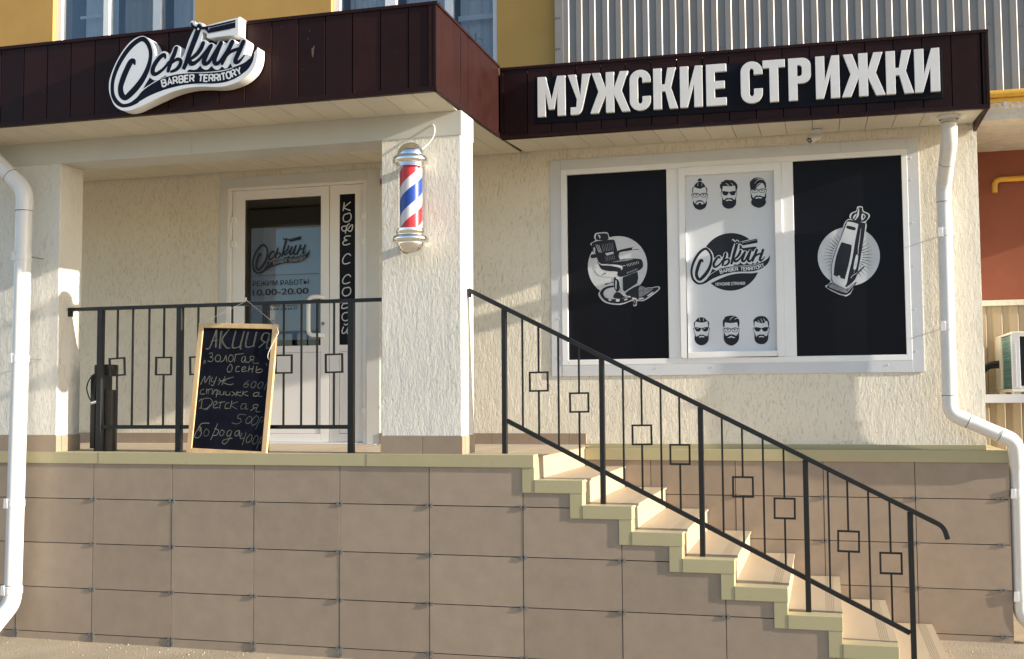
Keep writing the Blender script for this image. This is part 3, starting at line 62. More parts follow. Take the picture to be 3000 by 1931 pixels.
CLIPPER=[["C","W",[4.958,2.5349,0.2093]],["R","K",[[4.9078,2.641,0.0053],[4.8832,2.6931,0.001]]],["R","K",[[4.8933,2.6322,0.0053],[4.8615,2.68,0.001]]],["R","K",[[4.8802,2.6211,0.0053],[4.842,2.6635,0.001]]],["R","K",[[4.8689,2.6081,0.0053],[4.8251,2.6442,0.001]]],["R","K",[[4.8597,2.5935,0.0053],[4.8113,2.6223,0.001]]],["R","K",[[4.8526,2.5775,0.0053],[4.8007,2.5984,0.001]]],["R","K",[[4.8479,2.5605,0.0053],[4.7937,2.5731,0.001]]],["R","K",[[4.8457,2.543,0.0053],[4.7905,2.5469,0.001]]],["R","K",[[4.8461,2.5252,0.0053],[4.791,2.5205,0.001]]],["R","K",[[4.849,2.5078,0.0053],[4.7954,2.4944,0.001]]],["R","K",[[4.8543,2.4909,0.0053],[4.8034,2.4692,0.001]]],["R","K",[[4.862,2.475,0.0053],[4.8149,2.4456,0.001]]],["R","K",[[4.8719,2.4605,0.0053],[4.8296,2.424,0.001]]],["R","K",[[4.8837,2.4477,0.0053],[4.8472,2.4049,0.001]]],["R","K",[[5.0075,2.4462,0.0052],[5.0424,2.3837,0.0009]]],["R","K",[[5.0201,2.4553,0.0052],[5.0639,2.3993,0.0009]]],["R","K",[[5.0312,2.4665,0.0052],[5.0827,2.4183,0.0009]]],["R","K",[[5.0404,2.4793,0.0052],[5.0983,2.4402,0.0009]]],["R","K",[[5.0475,2.4936,0.0052],[5.1105,2.4644,0.0009]]],["R","K",[[5.0524,2.5088,0.0052],[5.1188,2.4904,0.0009]]],["R","K",[[5.055,2.5247,0.0052],[5.1232,2.5175,0.0009]]],["R","K",[[5.0551,2.5409,0.0052],[5.1234,2.5451,0.0009]]],["R","K",[[5.0528,2.5569,0.0052],[5.1196,2.5724,0.0009]]],["R","K",[[5.0482,2.5724,0.0052],[5.1117,2.5988,0.0009]]],["R","K",[[5.0412,2.587,0.0052],[5.0999,2.6236,0.0009]]],["R","K",[[5.0322,2.6002,0.0052],[5.0846,2.6462,0.0009]]],["R","K",[[5.0214,2.6119,0.0052],[5.0661,2.6661,0.0009]]],["R","K",[[5.0089,2.6216,0.0052],[5.0449,2.6828,0.0009]]],["S","W",[[4.7973,2.323],[4.8308,2.3595],[4.8336,2.4772],[4.8598,2.5715],[4.9106,2.6899],[4.934,2.7691],[4.961,2.798],[4.9801,2.797],[4.97,2.8126],[4.9811,2.8396],[5.0173,2.8554],[5.0251,2.8825],[5.0584,2.8823],[5.0661,2.8503],[5.0998,2.8311],[5.1062,2.8058],[5.0794,2.7721],[5.0845,2.7519],[5.0777,2.7072],[5.0512,2.5935],[5.029,2.4647],[5.0576,2.4686],[5.0643,2.4559],[5.0133,2.4055],[4.9981,2.3662],[5.0045,2.356],[4.9924,2.3265],[4.9359,2.2536]]],["S","K",[[4.9803,2.807],[4.9906,2.8366],[5.0195,2.8477],[5.0297,2.8748],[5.0558,2.8744],[5.0603,2.8456],[5.0903,2.8291],[5.0983,2.8087],[5.0747,2.7773],[5.0272,2.7772],[4.9895,2.7915]]],["S","W",[[5.0038,2.7933],[5.0187,2.8152],[5.0319,2.8697],[5.0367,2.8694],[5.033,2.8195],[5.0109,2.7905]]],["S","W",[[5.0547,2.8309],[5.0712,2.8251],[5.0779,2.8072],[5.0559,2.7843],[5.0492,2.7986]]],["S","W",[[4.9937,2.8064],[5.0046,2.8259],[5.02,2.8326],[5.0091,2.8131],[4.9968,2.7987]]],["S","K",[[5.0625,2.8205],[5.071,2.8176],[5.0717,2.8075],[5.0619,2.7955]]],["S","K",[[4.9411,2.7638],[4.956,2.7882],[4.9799,2.791],[5.065,2.7668],[5.0759,2.7498],[5.0512,2.5935],[5.0214,2.4451],[4.9982,2.3712],[4.9496,2.328],[4.9305,2.3236],[4.8451,2.3565],[4.8395,2.4018],[4.8382,2.472],[4.8645,2.5663],[4.9153,2.6896]]],["S","W",[[4.9482,2.7609],[4.9606,2.7804],[5.0221,2.7624],[5.0264,2.7446],[5.005,2.6455],[4.9829,2.5214],[4.9566,2.4176],[4.9355,2.3334],[4.902,2.3321],[4.85,2.3588],[4.8434,2.4066],[4.843,2.4718],[4.8693,2.5661],[4.9201,2.6894]]],["S","K",[[4.9527,2.7507],[4.9599,2.7518],[5.0072,2.7365],[5.002,2.7167],[4.9499,2.7342]]],["S","K",[[4.9091,2.6297],[4.9188,2.6353],[4.9709,2.617],[4.9801,2.6016],[4.9635,2.5072],[4.932,2.3885],[4.9246,2.3762],[4.8606,2.4035],[4.8553,2.4212],[4.868,2.511],[4.8888,2.5804]]],["R","W",[[4.9093,2.6372,0.0029],[4.9214,2.6412,0.0038],[4.9758,2.6193,0.0038],[4.9825,2.6015,0.0038],[4.9683,2.507,0.0038],[4.9317,2.376,0.0038],[4.9221,2.3713,0.0038],[4.8605,2.397,0.0038]]],["C","W",[4.9475,2.634,0.0095]],["C","W",[4.8891,2.3925,0.0096]],["R","W",[[5.046,2.7287,0.0019],[5.0335,2.6443,0.0043],[5.0251,2.5947,0.0043],[5.0215,2.5449,0.0024]]],["S","W",[[5.0071,2.538],[5.0222,2.5324],[5.0058,2.4457],[4.9883,2.4503]]],["R","G",[[4.9952,2.4411,0.0038],[4.9917,2.4163,0.0038]]],["S","K",[[4.9675,2.3797],[4.98,2.4017],[5.0186,2.4253],[5.0574,2.4627],[5.063,2.4575],[5.023,2.4141],[4.9937,2.3813],[4.9743,2.3645]]],["R","W",[[4.97,2.3821,0.0038],[4.9823,2.3992,0.0038],[5.016,2.4179,0.0028]]],["S","K",[[4.806,2.3253],[4.8282,2.3496],[4.845,2.3515],[4.9112,2.3183],[4.9444,2.3082],[5.0026,2.3536],[4.9973,2.3338],[4.9361,2.2626],[4.8154,2.3149]]],["S","G",[[4.8279,2.3395],[4.8473,2.3454],[4.9111,2.3143],[4.9394,2.3009],[4.9294,2.2788],[4.8251,2.3211]]],["R","W",[[4.9442,2.3007,0.0019],[4.9687,2.3273,0.0048],[4.9953,2.3489,0.0028]]],["R","W",[[4.9365,2.2785,0.0029],[4.9683,2.3124,0.0038],[4.9927,2.339,0.0019]]]]
STRIP=[["R","W",[[1.1241,3.1213,0.0091],[1.1147,3.0596,0.0091]]],["R","W",[[1.1765,3.123,0.009],[1.1242,3.0857,0.0091],[1.1385,3.0717,0.0091],[1.1747,3.0582,0.009]]],["R","W",[[1.1529,3.0327,0.009],[1.1719,3.0344,0.009],[1.1843,3.0116,0.009],[1.1748,2.9811,0.009],[1.1483,2.9673,0.009],[1.1244,2.972,0.0091],[1.1149,2.9929,0.0091],[1.1243,3.0235,0.0091],[1.1529,3.0327,0.009]]],["R","W",[[1.1673,2.9504,0.009],[1.1483,2.9336,0.009],[1.1342,2.8766,0.009]]],["R","W",[[1.1388,2.934,0.009],[1.1102,2.931,0.0091],[1.1027,2.9136,0.0091],[1.1199,2.895,0.0091],[1.1531,2.9068,0.009],[1.1768,2.9322,0.009],[1.1958,2.9402,0.009],[1.1911,2.905,0.009],[1.1769,2.8897,0.009],[1.1579,2.8977,0.009]]],["R","W",[[1.177,2.8525,0.009],[1.139,2.8525,0.009],[1.1248,2.8327,0.009],[1.1486,2.8202,0.009],[1.1248,2.815,0.009],[1.1125,2.7978,0.0091],[1.1296,2.782,0.009],[1.1724,2.7908,0.009]]],["R","W",[[1.1792,2.6977,0.009],[1.163,2.7116,0.009],[1.1346,2.7022,0.009],[1.1128,2.6695,0.009],[1.1157,2.6384,0.009],[1.1395,2.6313,0.009],[1.1726,2.6406,0.009]]],["R","W",[[1.1795,2.5301,0.009],[1.1633,2.5457,0.009],[1.1349,2.5361,0.009],[1.1131,2.506,0.009],[1.116,2.4794,0.009],[1.1398,2.4742,0.009],[1.1729,2.4837,0.009]]],["R","W",[[1.1493,2.4431,0.009],[1.1702,2.4424,0.009],[1.1816,2.42,0.009],[1.1731,2.3921,0.009],[1.1447,2.3772,0.009],[1.121,2.3823,0.009],[1.1096,2.4047,0.009],[1.1209,2.4352,0.009],[1.1493,2.4431,0.009]]],["R","W",[[1.1827,2.3391,0.009],[1.1401,2.3404,0.009],[1.1164,2.3164,0.009],[1.1042,2.2816,0.009],[1.1402,2.2806,0.009],[1.1667,2.2974,0.009],[1.161,2.3169,0.009],[1.1259,2.3162,0.009]]],["R","W",[[1.145,2.2453,0.009],[1.1668,2.2429,0.009],[1.1763,2.2225,0.009],[1.165,2.1921,0.009],[1.1385,2.1796,0.009],[1.1167,2.1863,0.009],[1.1072,2.2094,0.009],[1.1185,2.2372,0.009],[1.145,2.2453,0.009]]],["R","W",[[1.1197,2.1318,0.009],[1.1074,2.0969,0.009],[1.117,2.0792,0.009],[1.1406,2.0918,0.009],[1.1613,2.1308,0.009]]],["R","W",[[1.1613,2.1308,0.009],[1.152,2.0828,0.009],[1.1671,2.0763,0.009]]],["R","W",[[1.1263,2.1536,0.0095],[1.1424,2.147,0.0095],[1.1613,2.1588,0.0095]]]]
CHALK=[[[0.0614,0.1734],[0.1098,0.1658],[0.1841,0.0165]],[[0.1841,0.0165],[0.2015,0.1628]],[[0.1223,0.1131],[0.2126,0.1021]],[[0.2628,0.0217],[0.2668,0.1716]],[[0.3673,0.011],[0.2822,0.0948],[0.35,0.1603],[0.4075,0.165]],[[0.4681,0.0205],[0.4417,0.1573],[0.5604,0.1465]],[[0.5888,0.0222],[0.5533,0.1464],[0.5676,0.1724]],[[0.6463,0.027],[0.6314,0.1473],[0.7511,0.1422]],[[0.767,0.0287],[0.7373,0.1445]],[[0.953,0.0392],[0.8813,0.0342],[0.8477,0.0858],[0.9229,0.1106],[0.9599,0.0792]],[[0.9558,0.0392],[0.9305,0.1546],[0.9793,0.1496]],[[0.8952,0.1143],[0.824,0.1535]],[[0.1916,0.019],[0.1937,0.1586]],[[0.2543,0.0296],[0.255,0.169]],[[0.0462,0.2954],[0.0592,0.2711]],[[0.064,0.2996],[0.0741,0.2753]],[[0.1179,0.2147],[0.1595,0.2086],[0.164,0.2354],[0.1369,0.2433],[0.1816,0.2559],[0.1644,0.2801],[0.1072,0.278]],[[0.2266,0.2279],[0.21,0.2561],[0.2352,0.2791],[0.2767,0.2729],[0.2855,0.2406],[0.2543,0.2241],[0.2266,0.2279]],[[0.2923,0.2811],[0.3394,0.2654],[0.3609,0.2251]],[[0.3609,0.2251],[0.3841,0.2779]],[[0.4178,0.2257],[0.4013,0.2538],[0.4267,0.2782],[0.4673,0.2664],[0.4689,0.2342],[0.4384,0.2218],[0.4178,0.2257]],[[0.5024,0.2224],[0.4907,0.2787]],[[0.4875,0.2183],[0.6134,0.2074]],[[0.6459,0.2318],[0.6047,0.2395],[0.5953,0.2675],[0.6258,0.2798],[0.648,0.2439]],[[0.6459,0.2318],[0.6535,0.276],[0.6817,0.2747]],[[0.7661,0.2289],[0.7166,0.2301],[0.7205,0.2525],[0.7567,0.2569]],[[0.7703,0.229],[0.7613,0.2833],[0.839,0.2816]],[[0.7354,0.2567],[0.6902,0.2828]],[[0.9457,0.2824],[0.9627,0.2985]],[[0.4308,0.3025],[0.4008,0.3345],[0.4124,0.3612],[0.4547,0.3591],[0.4698,0.3229],[0.4446,0.3001],[0.4308,0.3025]],[[0.5751,0.3156],[0.5331,0.3193],[0.5251,0.3555],[0.5749,0.3558]],[[0.6084,0.344],[0.6625,0.3283],[0.6533,0.3162],[0.6191,0.324],[0.6175,0.3561],[0.6802,0.3485]],[[0.7159,0.3086],[0.7029,0.3567]],[[0.7728,0.3091],[0.7605,0.361]],[[0.7065,0.3366],[0.7691,0.3291]],[[0.8226,0.3094],[0.8167,0.3574],[0.8807,0.3578],[0.9063,0.342],[0.8758,0.3298],[0.8281,0.3415]],[[0.0334,0.4745],[0.0859,0.4055],[0.0948,0.4584],[0.1564,0.4018],[0.158,0.4709]],[[0.194,0.4142],[0.1852,0.4466],[0.2414,0.4428]],[[0.2566,0.4064],[0.2184,0.4752],[0.19,0.4751]],[[0.2942,0.4188],[0.3197,0.4432],[0.2889,0.4714]],[[0.3762,0.399],[0.3458,0.4716]],[[0.4978,0.4037],[0.3404,0.4392],[0.4448,0.468],[0.5031,0.4601]],[[0.2906,0.439],[0.3966,0.4355]],[[0.7224,0.429],[0.6633,0.4568],[0.6603,0.4808],[0.7101,0.481],[0.7202,0.457],[0.6639,0.4608]],[[0.8014,0.4333],[0.7629,0.4572],[0.7748,0.4853],[0.8161,0.4774],[0.8319,0.4455],[0.8014,0.4333]],[[0.901,0.4338],[0.8632,0.4616],[0.8751,0.4896],[0.9158,0.4778],[0.9315,0.4459],[0.901,0.4338]],[[0.9813,0.4461],[0.9548,0.4979]],[[0.0894,0.5113],[0.0487,0.5234],[0.0435,0.5518],[0.1033,0.552]],[[0.1314,0.5073],[0.1318,0.552]],[[0.1563,0.5115],[0.1574,0.5521]],[[0.127,0.5236],[0.2097,0.5076],[0.2101,0.5522]],[[0.2243,0.5522],[0.2537,0.5158],[0.312,0.5241],[0.309,0.5483],[0.2663,0.5483]],[[0.2893,0.5159],[0.2775,0.5726]],[[0.3334,0.5241],[0.3311,0.5524],[0.3731,0.5485],[0.3832,0.5243],[0.3852,0.5525]],[[0.4117,0.5243],[0.4165,0.5526],[0.4656,0.5487],[0.4686,0.5245],[0.4738,0.5551]],[[0.4971,0.5246],[0.5425,0.5408],[0.5026,0.5568]],[[0.5747,0.5208],[0.5595,0.5569]],[[0.6252,0.5249],[0.5565,0.5392],[0.6307,0.5571]],[[0.6594,0.517],[0.645,0.5571]],[[0.7234,0.5172],[0.6553,0.5346],[0.7372,0.5557]],[[0.8807,0.5216],[0.818,0.5294],[0.8151,0.5534],[0.8642,0.5495],[0.8878,0.5216],[0.8863,0.5536],[0.929,0.5536]],[[0.0352,0.6129],[0.0752,0.5967],[0.0732,0.6699]],[[0.0447,0.6699],[0.1166,0.6739],[0.1671,0.6779],[0.1959,0.6374]],[[0.0681,0.5966],[0.1657,0.5846],[0.2261,0.6049],[0.2173,0.6374],[0.1587,0.6698],[0.1173,0.678]],[[0.2471,0.6455],[0.3007,0.6252],[0.2837,0.609],[0.2502,0.6212],[0.257,0.6617],[0.3204,0.6576]],[[0.3485,0.6131],[0.3431,0.6657]],[[0.3278,0.6171],[0.4119,0.6091]],[[0.4702,0.6172],[0.4288,0.6253],[0.4208,0.6616],[0.4706,0.6616]],[[0.5102,0.6011],[0.4927,0.6656]],[[0.5963,0.6052],[0.5014,0.6334],[0.5924,0.6655]],[[0.7123,0.6174],[0.6567,0.6254],[0.6487,0.6615],[0.7043,0.6535],[0.7194,0.6174],[0.7199,0.6615],[0.7477,0.6575]],[[0.8839,0.6215],[0.8276,0.6254],[0.8239,0.6454],[0.8674,0.6494]],[[0.891,0.6215],[0.8651,0.6774],[0.9221,0.6774]],[[0.846,0.6494],[0.7861,0.6735]],[[0.7282,0.7096],[0.6353,0.7081],[0.612,0.7379],[0.6554,0.7418],[0.6667,0.7659],[0.6131,0.7861],[0.5405,0.7783]],[[0.7795,0.7175],[0.7351,0.7496],[0.7471,0.7777],[0.7956,0.7695],[0.8179,0.7334],[0.7795,0.7175]],[[0.8778,0.7093],[0.8213,0.7534],[0.8276,0.7894],[0.8825,0.7772],[0.9105,0.7332],[0.8778,0.7093]],[[0.9504,0.7172],[0.883,0.8212]],[[0.9583,0.7212],[0.996,0.7331],[0.9517,0.7651]],[[0.2145,0.7898],[0.1085,0.7959],[0.0648,0.8326],[0.0903,0.8569],[0.1076,0.8325],[0.0699,0.8204]],[[0.0841,0.8204],[0.0295,0.8776],[0.0278,0.9102],[0.0849,0.9098],[0.1144,0.8731],[0.0855,0.8285]],[[0.1795,0.8362],[0.1493,0.8688],[0.1684,0.8971],[0.2098,0.8888],[0.2228,0.8563],[0.1795,0.8362]],[[0.3359,0.791],[0.2587,0.925]],[[0.3,0.8316],[0.3598,0.8475],[0.3374,0.884],[0.2882,0.8884]],[[0.4012,0.8393],[0.3775,0.8677],[0.3951,0.8878],[0.4294,0.8795],[0.4389,0.8512],[0.4012,0.8393]],[[0.5366,0.8387],[0.4888,0.851],[0.4878,0.8873],[0.5292,0.879],[0.5515,0.8426],[0.5205,0.9112],[0.4703,0.9519],[0.4262,0.9441],[0.4506,0.9197],[0.5619,0.9029]],[[0.6506,0.8382],[0.6028,0.8504],[0.6012,0.8826],[0.6426,0.8744],[0.6577,0.8381],[0.6661,0.8863]],[[0.6969,0.858],[0.676,0.9023],[0.7387,0.8939]],[[0.7532,0.8538],[0.7135,0.9542]],[[0.8123,0.8655],[0.7686,0.9017],[0.7742,0.9337],[0.8285,0.9174],[0.8429,0.8773],[0.8123,0.8655]],[[0.8985,0.869],[0.8627,0.9092],[0.8683,0.9411],[0.9161,0.9288],[0.9298,0.8848],[0.8985,0.869]],[[0.9712,0.8766],[0.9181,0.9807]],[[0.9726,0.8846],[0.9911,0.9084],[0.9596,0.9325]]]
BIG=[["М",2.9019,3.0992],["У",3.117,3.2745],["Ж",3.2729,3.5479],["С",3.5458,3.6889],["К",3.7064,3.8714],["И",3.8859,4.0359],["Е",4.0598,4.1923],["С",4.2862,4.4276],["Т",4.4287,4.5715],["Р",4.5927,4.7352],["И",4.7642,4.9135],["Ж",4.9259,5.1931],["К",5.199,5.3655],["И",5.3713,5.5222]]

# ------------------------------------------------------------------ helpers
BASE = {}
def S2L(c):
    return tuple(((v / 255 / 12.92) if v / 255 <= 0.04045 else ((v / 255 + 0.055) / 1.055) ** 2.4) for v in c)

def tag(o, label=None, cat=None, group=None, kind=None):
    if label: o["label"] = label
    if cat: o["category"] = cat
    if group: o["group"] = group
    if kind: o["kind"] = kind
    return o

def thing(name, label, cat, base, group=None):
    o = bpy.data.objects.new(name, None)
    o.empty_display_size = 0.1
    o.location = base
    sc.collection.objects.link(o)
    BASE[o.name] = Vector(base)
    return tag(o, label, cat, group)

def base_of(o):
    while o.parent: o = o.parent
    return BASE[o.name]

class MB:
    """collects faces of ONE part in world coordinates"""
    def __init__(self):
        self.v = []; self.f = []; self.t = []; self.smooth = []; self.mi = {}
    def face(self, pts, tone=1.0, smooth=False):
        n = len(self.v); self.v += [tuple(p) for p in pts]
        self.f.append(tuple(range(n, n + len(pts)))); self.t.append(tone); self.smooth.append(smooth)
    def mesh(self, verts, faces, tone=1.0, smooth=False):
        n = len(self.v); self.v += [tuple(p) for p in verts]
        for f in faces:
            self.f.append(tuple(i + n for i in f)); self.t.append(tone); self.smooth.append(smooth)
        return self
    def hexa(self, p, tone=1.0):
        self.mesh(p, [(3, 2, 1, 0), (4, 5, 6, 7), (0, 1, 5, 4), (1, 2, 6, 5), (2, 3, 7, 6), (3, 0, 4, 7)], tone)
        return self
    def box(self, x0, x1, y0, y1, z0, z1, tone=1.0):
        return self.hexa([(x0, y0, z0), (x1, y0, z0), (x1, y1, z0), (x0, y1, z0), (x0, y0, z1), (x1, y0, z1), (x1, y1, z1), (x0, y1, z1)], tone)
    def bar(self, a, b, w, h, up=(0, 0, 1)):
        a = Vector(a); b = Vector(b); d = (b - a).normalized(); up = Vector(up)
        s = d.cross(up).normalized(); u = s.cross(d)
        q = [s * (i * w / 2) + u * (j * h / 2) for i, j in ((-1, -1), (1, -1), (1, 1), (-1, 1))]
        return self.hexa([a + k for k in q] + [b + k for k in q])
    def prism(self, outer, y0, y1, holes=(), tone=1.0):
        """polygon in x,z given thickness from y0 (front) to y1"""
        loops = [list(outer)] + [list(h) for h in holes]
        flat = [p for l in loops for p in l]
        tris = tessellate_polygon([[Vector((p[0], p[1], 0)) for p in l] for l in loops])
        n = len(flat)
        vs = [(p[0], y0, p[1]) for p in flat] + [(p[0], y1, p[1]) for p in flat]
        fs = []
        if not holes:                                      # one n-gon keeps the bevel clean
            A = sum(flat[i][0] * flat[(i + 1) % n][1] - flat[(i + 1) % n][0] * flat[i][1] for i in range(n))
            f0 = tuple(range(n)) if A > 0 else tuple(reversed(range(n)))
            fs = [f0, tuple(i + n for i in reversed(f0))]; tris = []
        for t in tris:
            a, b, c = (flat[i] for i in t)
            ccw = (b[0] - a[0]) * (c[1] - a[1]) - (b[1] - a[1]) * (c[0] - a[0]) > 0
            t = tuple(t) if ccw else tuple(reversed(t))
            fs.append(t); fs.append(tuple(i + n for i in reversed(t)))
        k = 0
        for li, l in enumerate(loops):
            area = sum(l[i][0] * l[(i + 1) % len(l)][1] - l[(i + 1) % len(l)][0] * l[i][1] for i in range(len(l)))
            flip = (area < 0) != (li > 0)
            m = len(l)
            for i in range(m):
                a, b = k + i, k + (i + 1) % m
                q = (a, a + n, b + n, b) if not flip else (b, b + n, a + n, a)
                if li > 0: q = tuple(reversed(q))
                fs.append(q)
            k += m
        return self.mesh(vs, fs, tone)
    def sheet(self, poly, y, tone=1.0):
        tris = tessellate_polygon([[Vector((p[0], p[1], 0)) for p in poly]])
        fs = []
        for t in tris:
            a, b, c = (poly[i] for i in t)
            ccw = (b[0] - a[0]) * (c[1] - a[1]) - (b[1] - a[1]) * (c[0] - a[0]) > 0
            fs.append(tuple(t) if ccw else tuple(reversed(t)))
        return self.mesh([(p[0], y, p[1]) for p in poly], fs, tone)
    def tube(self, path, r, seg=14, cap=True, tone=1.0):
        P = [Vector(p) for p in path]
        rr = r if isinstance(r, (list, tuple)) else [r] * len(P)
        T = []
        for i in range(len(P)):
            d = (P[min(i + 1, len(P) - 1)] - P[max(i - 1, 0)])
            T.append(d.normalized())
        up = Vector((0, 0, 1)) if abs(T[0].z) < 0.9 else Vector((0, 1, 0))
        s = T[0].cross(up).normalized()
        vs = []
        for i, p in enumerate(P):
            s = (s - T[i] * s.dot(T[i])).normalized()
            u = s.cross(T[i])
            for k in range(seg):
                a = 2 * math.pi * k / seg
                vs.append(p + (s * math.cos(a) + u * math.sin(a)) * rr[i])
        fs = []
        for i in range(len(P) - 1):
            for k in range(seg):
                a, b = i * seg + k, i * seg + (k + 1) % seg
                fs.append((a, a + seg, b + seg, b))
        self.mesh(vs, fs, tone, True)
        if cap:
            n0 = len(self.v) - len(vs)
            self.f.append(tuple(n0 + k for k in range(seg))); self.t.append(tone); self.smooth.append(False)
            e = n0 + (len(P) - 1) * seg
            self.f.append(tuple(e + k for k in reversed(range(seg)))); self.t.append(tone); self.smooth.append(False)
        return self
    def lathe(self, prof, cx, cy, seg=40, tone=1.0):
        vs = []
        for r, z in prof:
            for k in range(seg):
                a = 2 * math.pi * k / seg
                vs.append((cx + r * math.cos(a), cy + r * math.sin(a), z))
        fs = []
        for i in range(len(prof) - 1):
            for k in range(seg):
                a, b = i * seg + k, i * seg + (k + 1) % seg
                fs.append((a, b, b + seg, a + seg))
        return self.mesh(vs, fs, tone, True)
    def build(self, name, mat, parent=None, label=None, bevel=0, recalc=True, kind=None, sharp=35):
        b = base_of(parent) if parent else Vector((0, 0, 0))
        me = bpy.data.meshes.new(name)
        me.from_pydata([Vector(p) - b for p in self.v], [], self.f)
        at = me.attributes.new("tone", 'FLOAT', 'FACE')
        at.data.foreach_set("value", self.t)
        me.polygons.foreach_set("use_smooth", self.smooth)
        for mt in (mat if isinstance(mat, list) else [mat]): me.materials.append(mt)
        if self.mi:
            for fi, k in self.mi.items(): me.polygons[fi].material_index = k
        bm = bmesh.new(); bm.from_mesh(me)
        bmesh.ops.remove_doubles(bm, verts=bm.verts, dist=0.00002)
        if recalc: bmesh.ops.recalc_face_normals(bm, faces=bm.faces)
        bm.to_mesh(me); bm.free()
        if any(self.smooth): me.set_sharp_from_angle(angle=R(sharp))
        o = bpy.data.objects.new(name, me)
        sc.collection.objects.link(o)
        if parent: o.parent = parent
        if label: o["label"] = label
        if kind: o["kind"] = kind
        if bevel:
            m = o.modifiers.new("bevel", 'BEVEL'); m.width = bevel; m.segments = 2
            m.limit_method = 'ANGLE'; m.angle_limit = R(40)
        return o

def sweep_bar(mb, path, w, h):
    """flat bar following a path in the x-z plane: w across (y), h in the plane"""
    P = [Vector(p) for p in path]; vs = []
    for i, p in enumerate(P):
        d = (P[min(i + 1, len(P) - 1)] - P[max(i - 1, 0)]).normalized(); n = Vector((-d.z, 0, d.x))
        for s, u in ((-1, -1), (1, -1), (1, 1), (-1, 1)): vs.append(p + Vector((0, s * w / 2, 0)) + n * (u * h / 2))
    fs = [(3, 2, 1, 0), tuple(len(vs) - 4 + k for k in range(4))]
    for i in range(len(P) - 1):
        for k in range(4): fs.append((i * 4 + k, i * 4 + (k + 1) % 4, i * 4 + 4 + (k + 1) % 4, i * 4 + 4 + k))
    mb.mesh(vs, fs)

def fillet(path, rad, n=8):
    P = [Vector(p) for p in path]; out = [P[0]]
    for i in range(1, len(P) - 1):
        a = (P[i - 1] - P[i]); b = (P[i + 1] - P[i])
        t = min(rad, a.length * 0.48, b.length * 0.48)
        p0 = P[i] + a.normalized() * t; p1 = P[i] + b.normalized() * t
        for k in range(n + 1):
            s = k / n
            out.append(p0 * (1 - s) ** 2 + P[i] * 2 * s * (1 - s) + p1 * s * s)
    out.append(P[-1])
    return out

def catmull(pts, closed, n=4):
    m = len(pts); out = []
    for i in range(m if closed else m - 1):
        g = (lambda k: pts[k % m]) if closed else (lambda k: pts[max(0, min(m - 1, k))])
        p0, p1, p2, p3 = g(i - 1), g(i), g(i + 1), g(i + 2)
        for k in range(n):
            t = k / n
            out.append(tuple(0.5 * (2 * b + (c - a) * t + (2 * a - 5 * b + 4 * c - d) * t * t + (-a + 3 * b - 3 * c + d) * t ** 3) for a, b, c, d in zip(p0, p1, p2, p3)))
    if not closed: out.append(tuple(pts[-1]))
    return [p for i, p in enumerate(out) if i == 0 or max(abs(a - b) for a, b in zip(p[:2], out[i - 1][:2])) > 1e-6 or len(p) > 2]

def ribbon_poly(pts, smooth=True, caps=True):
    """outline pieces of a brush stroke: quads and round ends, as 2-D polygons"""
    if smooth and len(pts) > 2: pts = catmull(pts, False, 5)
    q = [pts[0]]
    for p in pts[1:]:
        if math.hypot(p[0] - q[-1][0], p[1] - q[-1][1]) > 1e-5: q.append(p)
    pts = q
    L_, R_ = [], []
    m = len(pts)
    if m < 2: return None
    for i in range(m):
        a = pts[max(i - 1, 0)]; b = pts[min(i + 1, m - 1)]
        d = (b[0] - a[0], b[1] - a[1]); l = math.hypot(*d) or 1
        nx, ny = -d[1] / l, d[0] / l
        k = 1.0
        if 0 < i < m - 1:
            e = (pts[i][0] - a[0], pts[i][1] - a[1]); el = math.hypot(*e) or 1
            k = min(1.6, 1 / max(0.3, abs((-e[1] / el) * nx + (e[0] / el) * ny)))
        w = pts[i][2] / 2 * k
        L_.append((pts[i][0] + nx * w, pts[i][1] + ny * w)); R_.append((pts[i][0] - nx * w, pts[i][1] - ny * w))
    return L_, R_

def ribbon(mb, pts, y, smooth=True, at=None, tone=1.0, thick=0.0):
    r = ribbon_poly([tuple(p) for p in pts], smooth)
    if r is None: return
    L_, R_ = r
    f = at or (lambda u, v: (u, y, v))
    for i in range(len(L_) - 1):
        mb.face([f(*R_[i]), f(*R_[i + 1]), f(*L_[i + 1]), f(*L_[i])], tone)
    if math.hypot(pts[0][0] - pts[-1][0], pts[0][1] - pts[-1][1]) < .3 * pts[0][2]: return      # a closed loop has no ends
    if not smooth: return
    for (c, a, b) in ((pts[0], L_[0], R_[0]), (pts[-1], R_[-1], L_[-1])):
        cx, cy = (a[0] + b[0]) / 2, (a[1] + b[1]) / 2
        rr = math.hypot(a[0] - b[0], a[1] - b[1]) / 2
        a0 = math.atan2(a[1] - cy, a[0] - cx)
        mb.face([f(cx + rr * math.cos(a0 + math.pi * k / 6), cy + rr * math.sin(a0 + math.pi * k / 6)) for k in range(7)], tone)

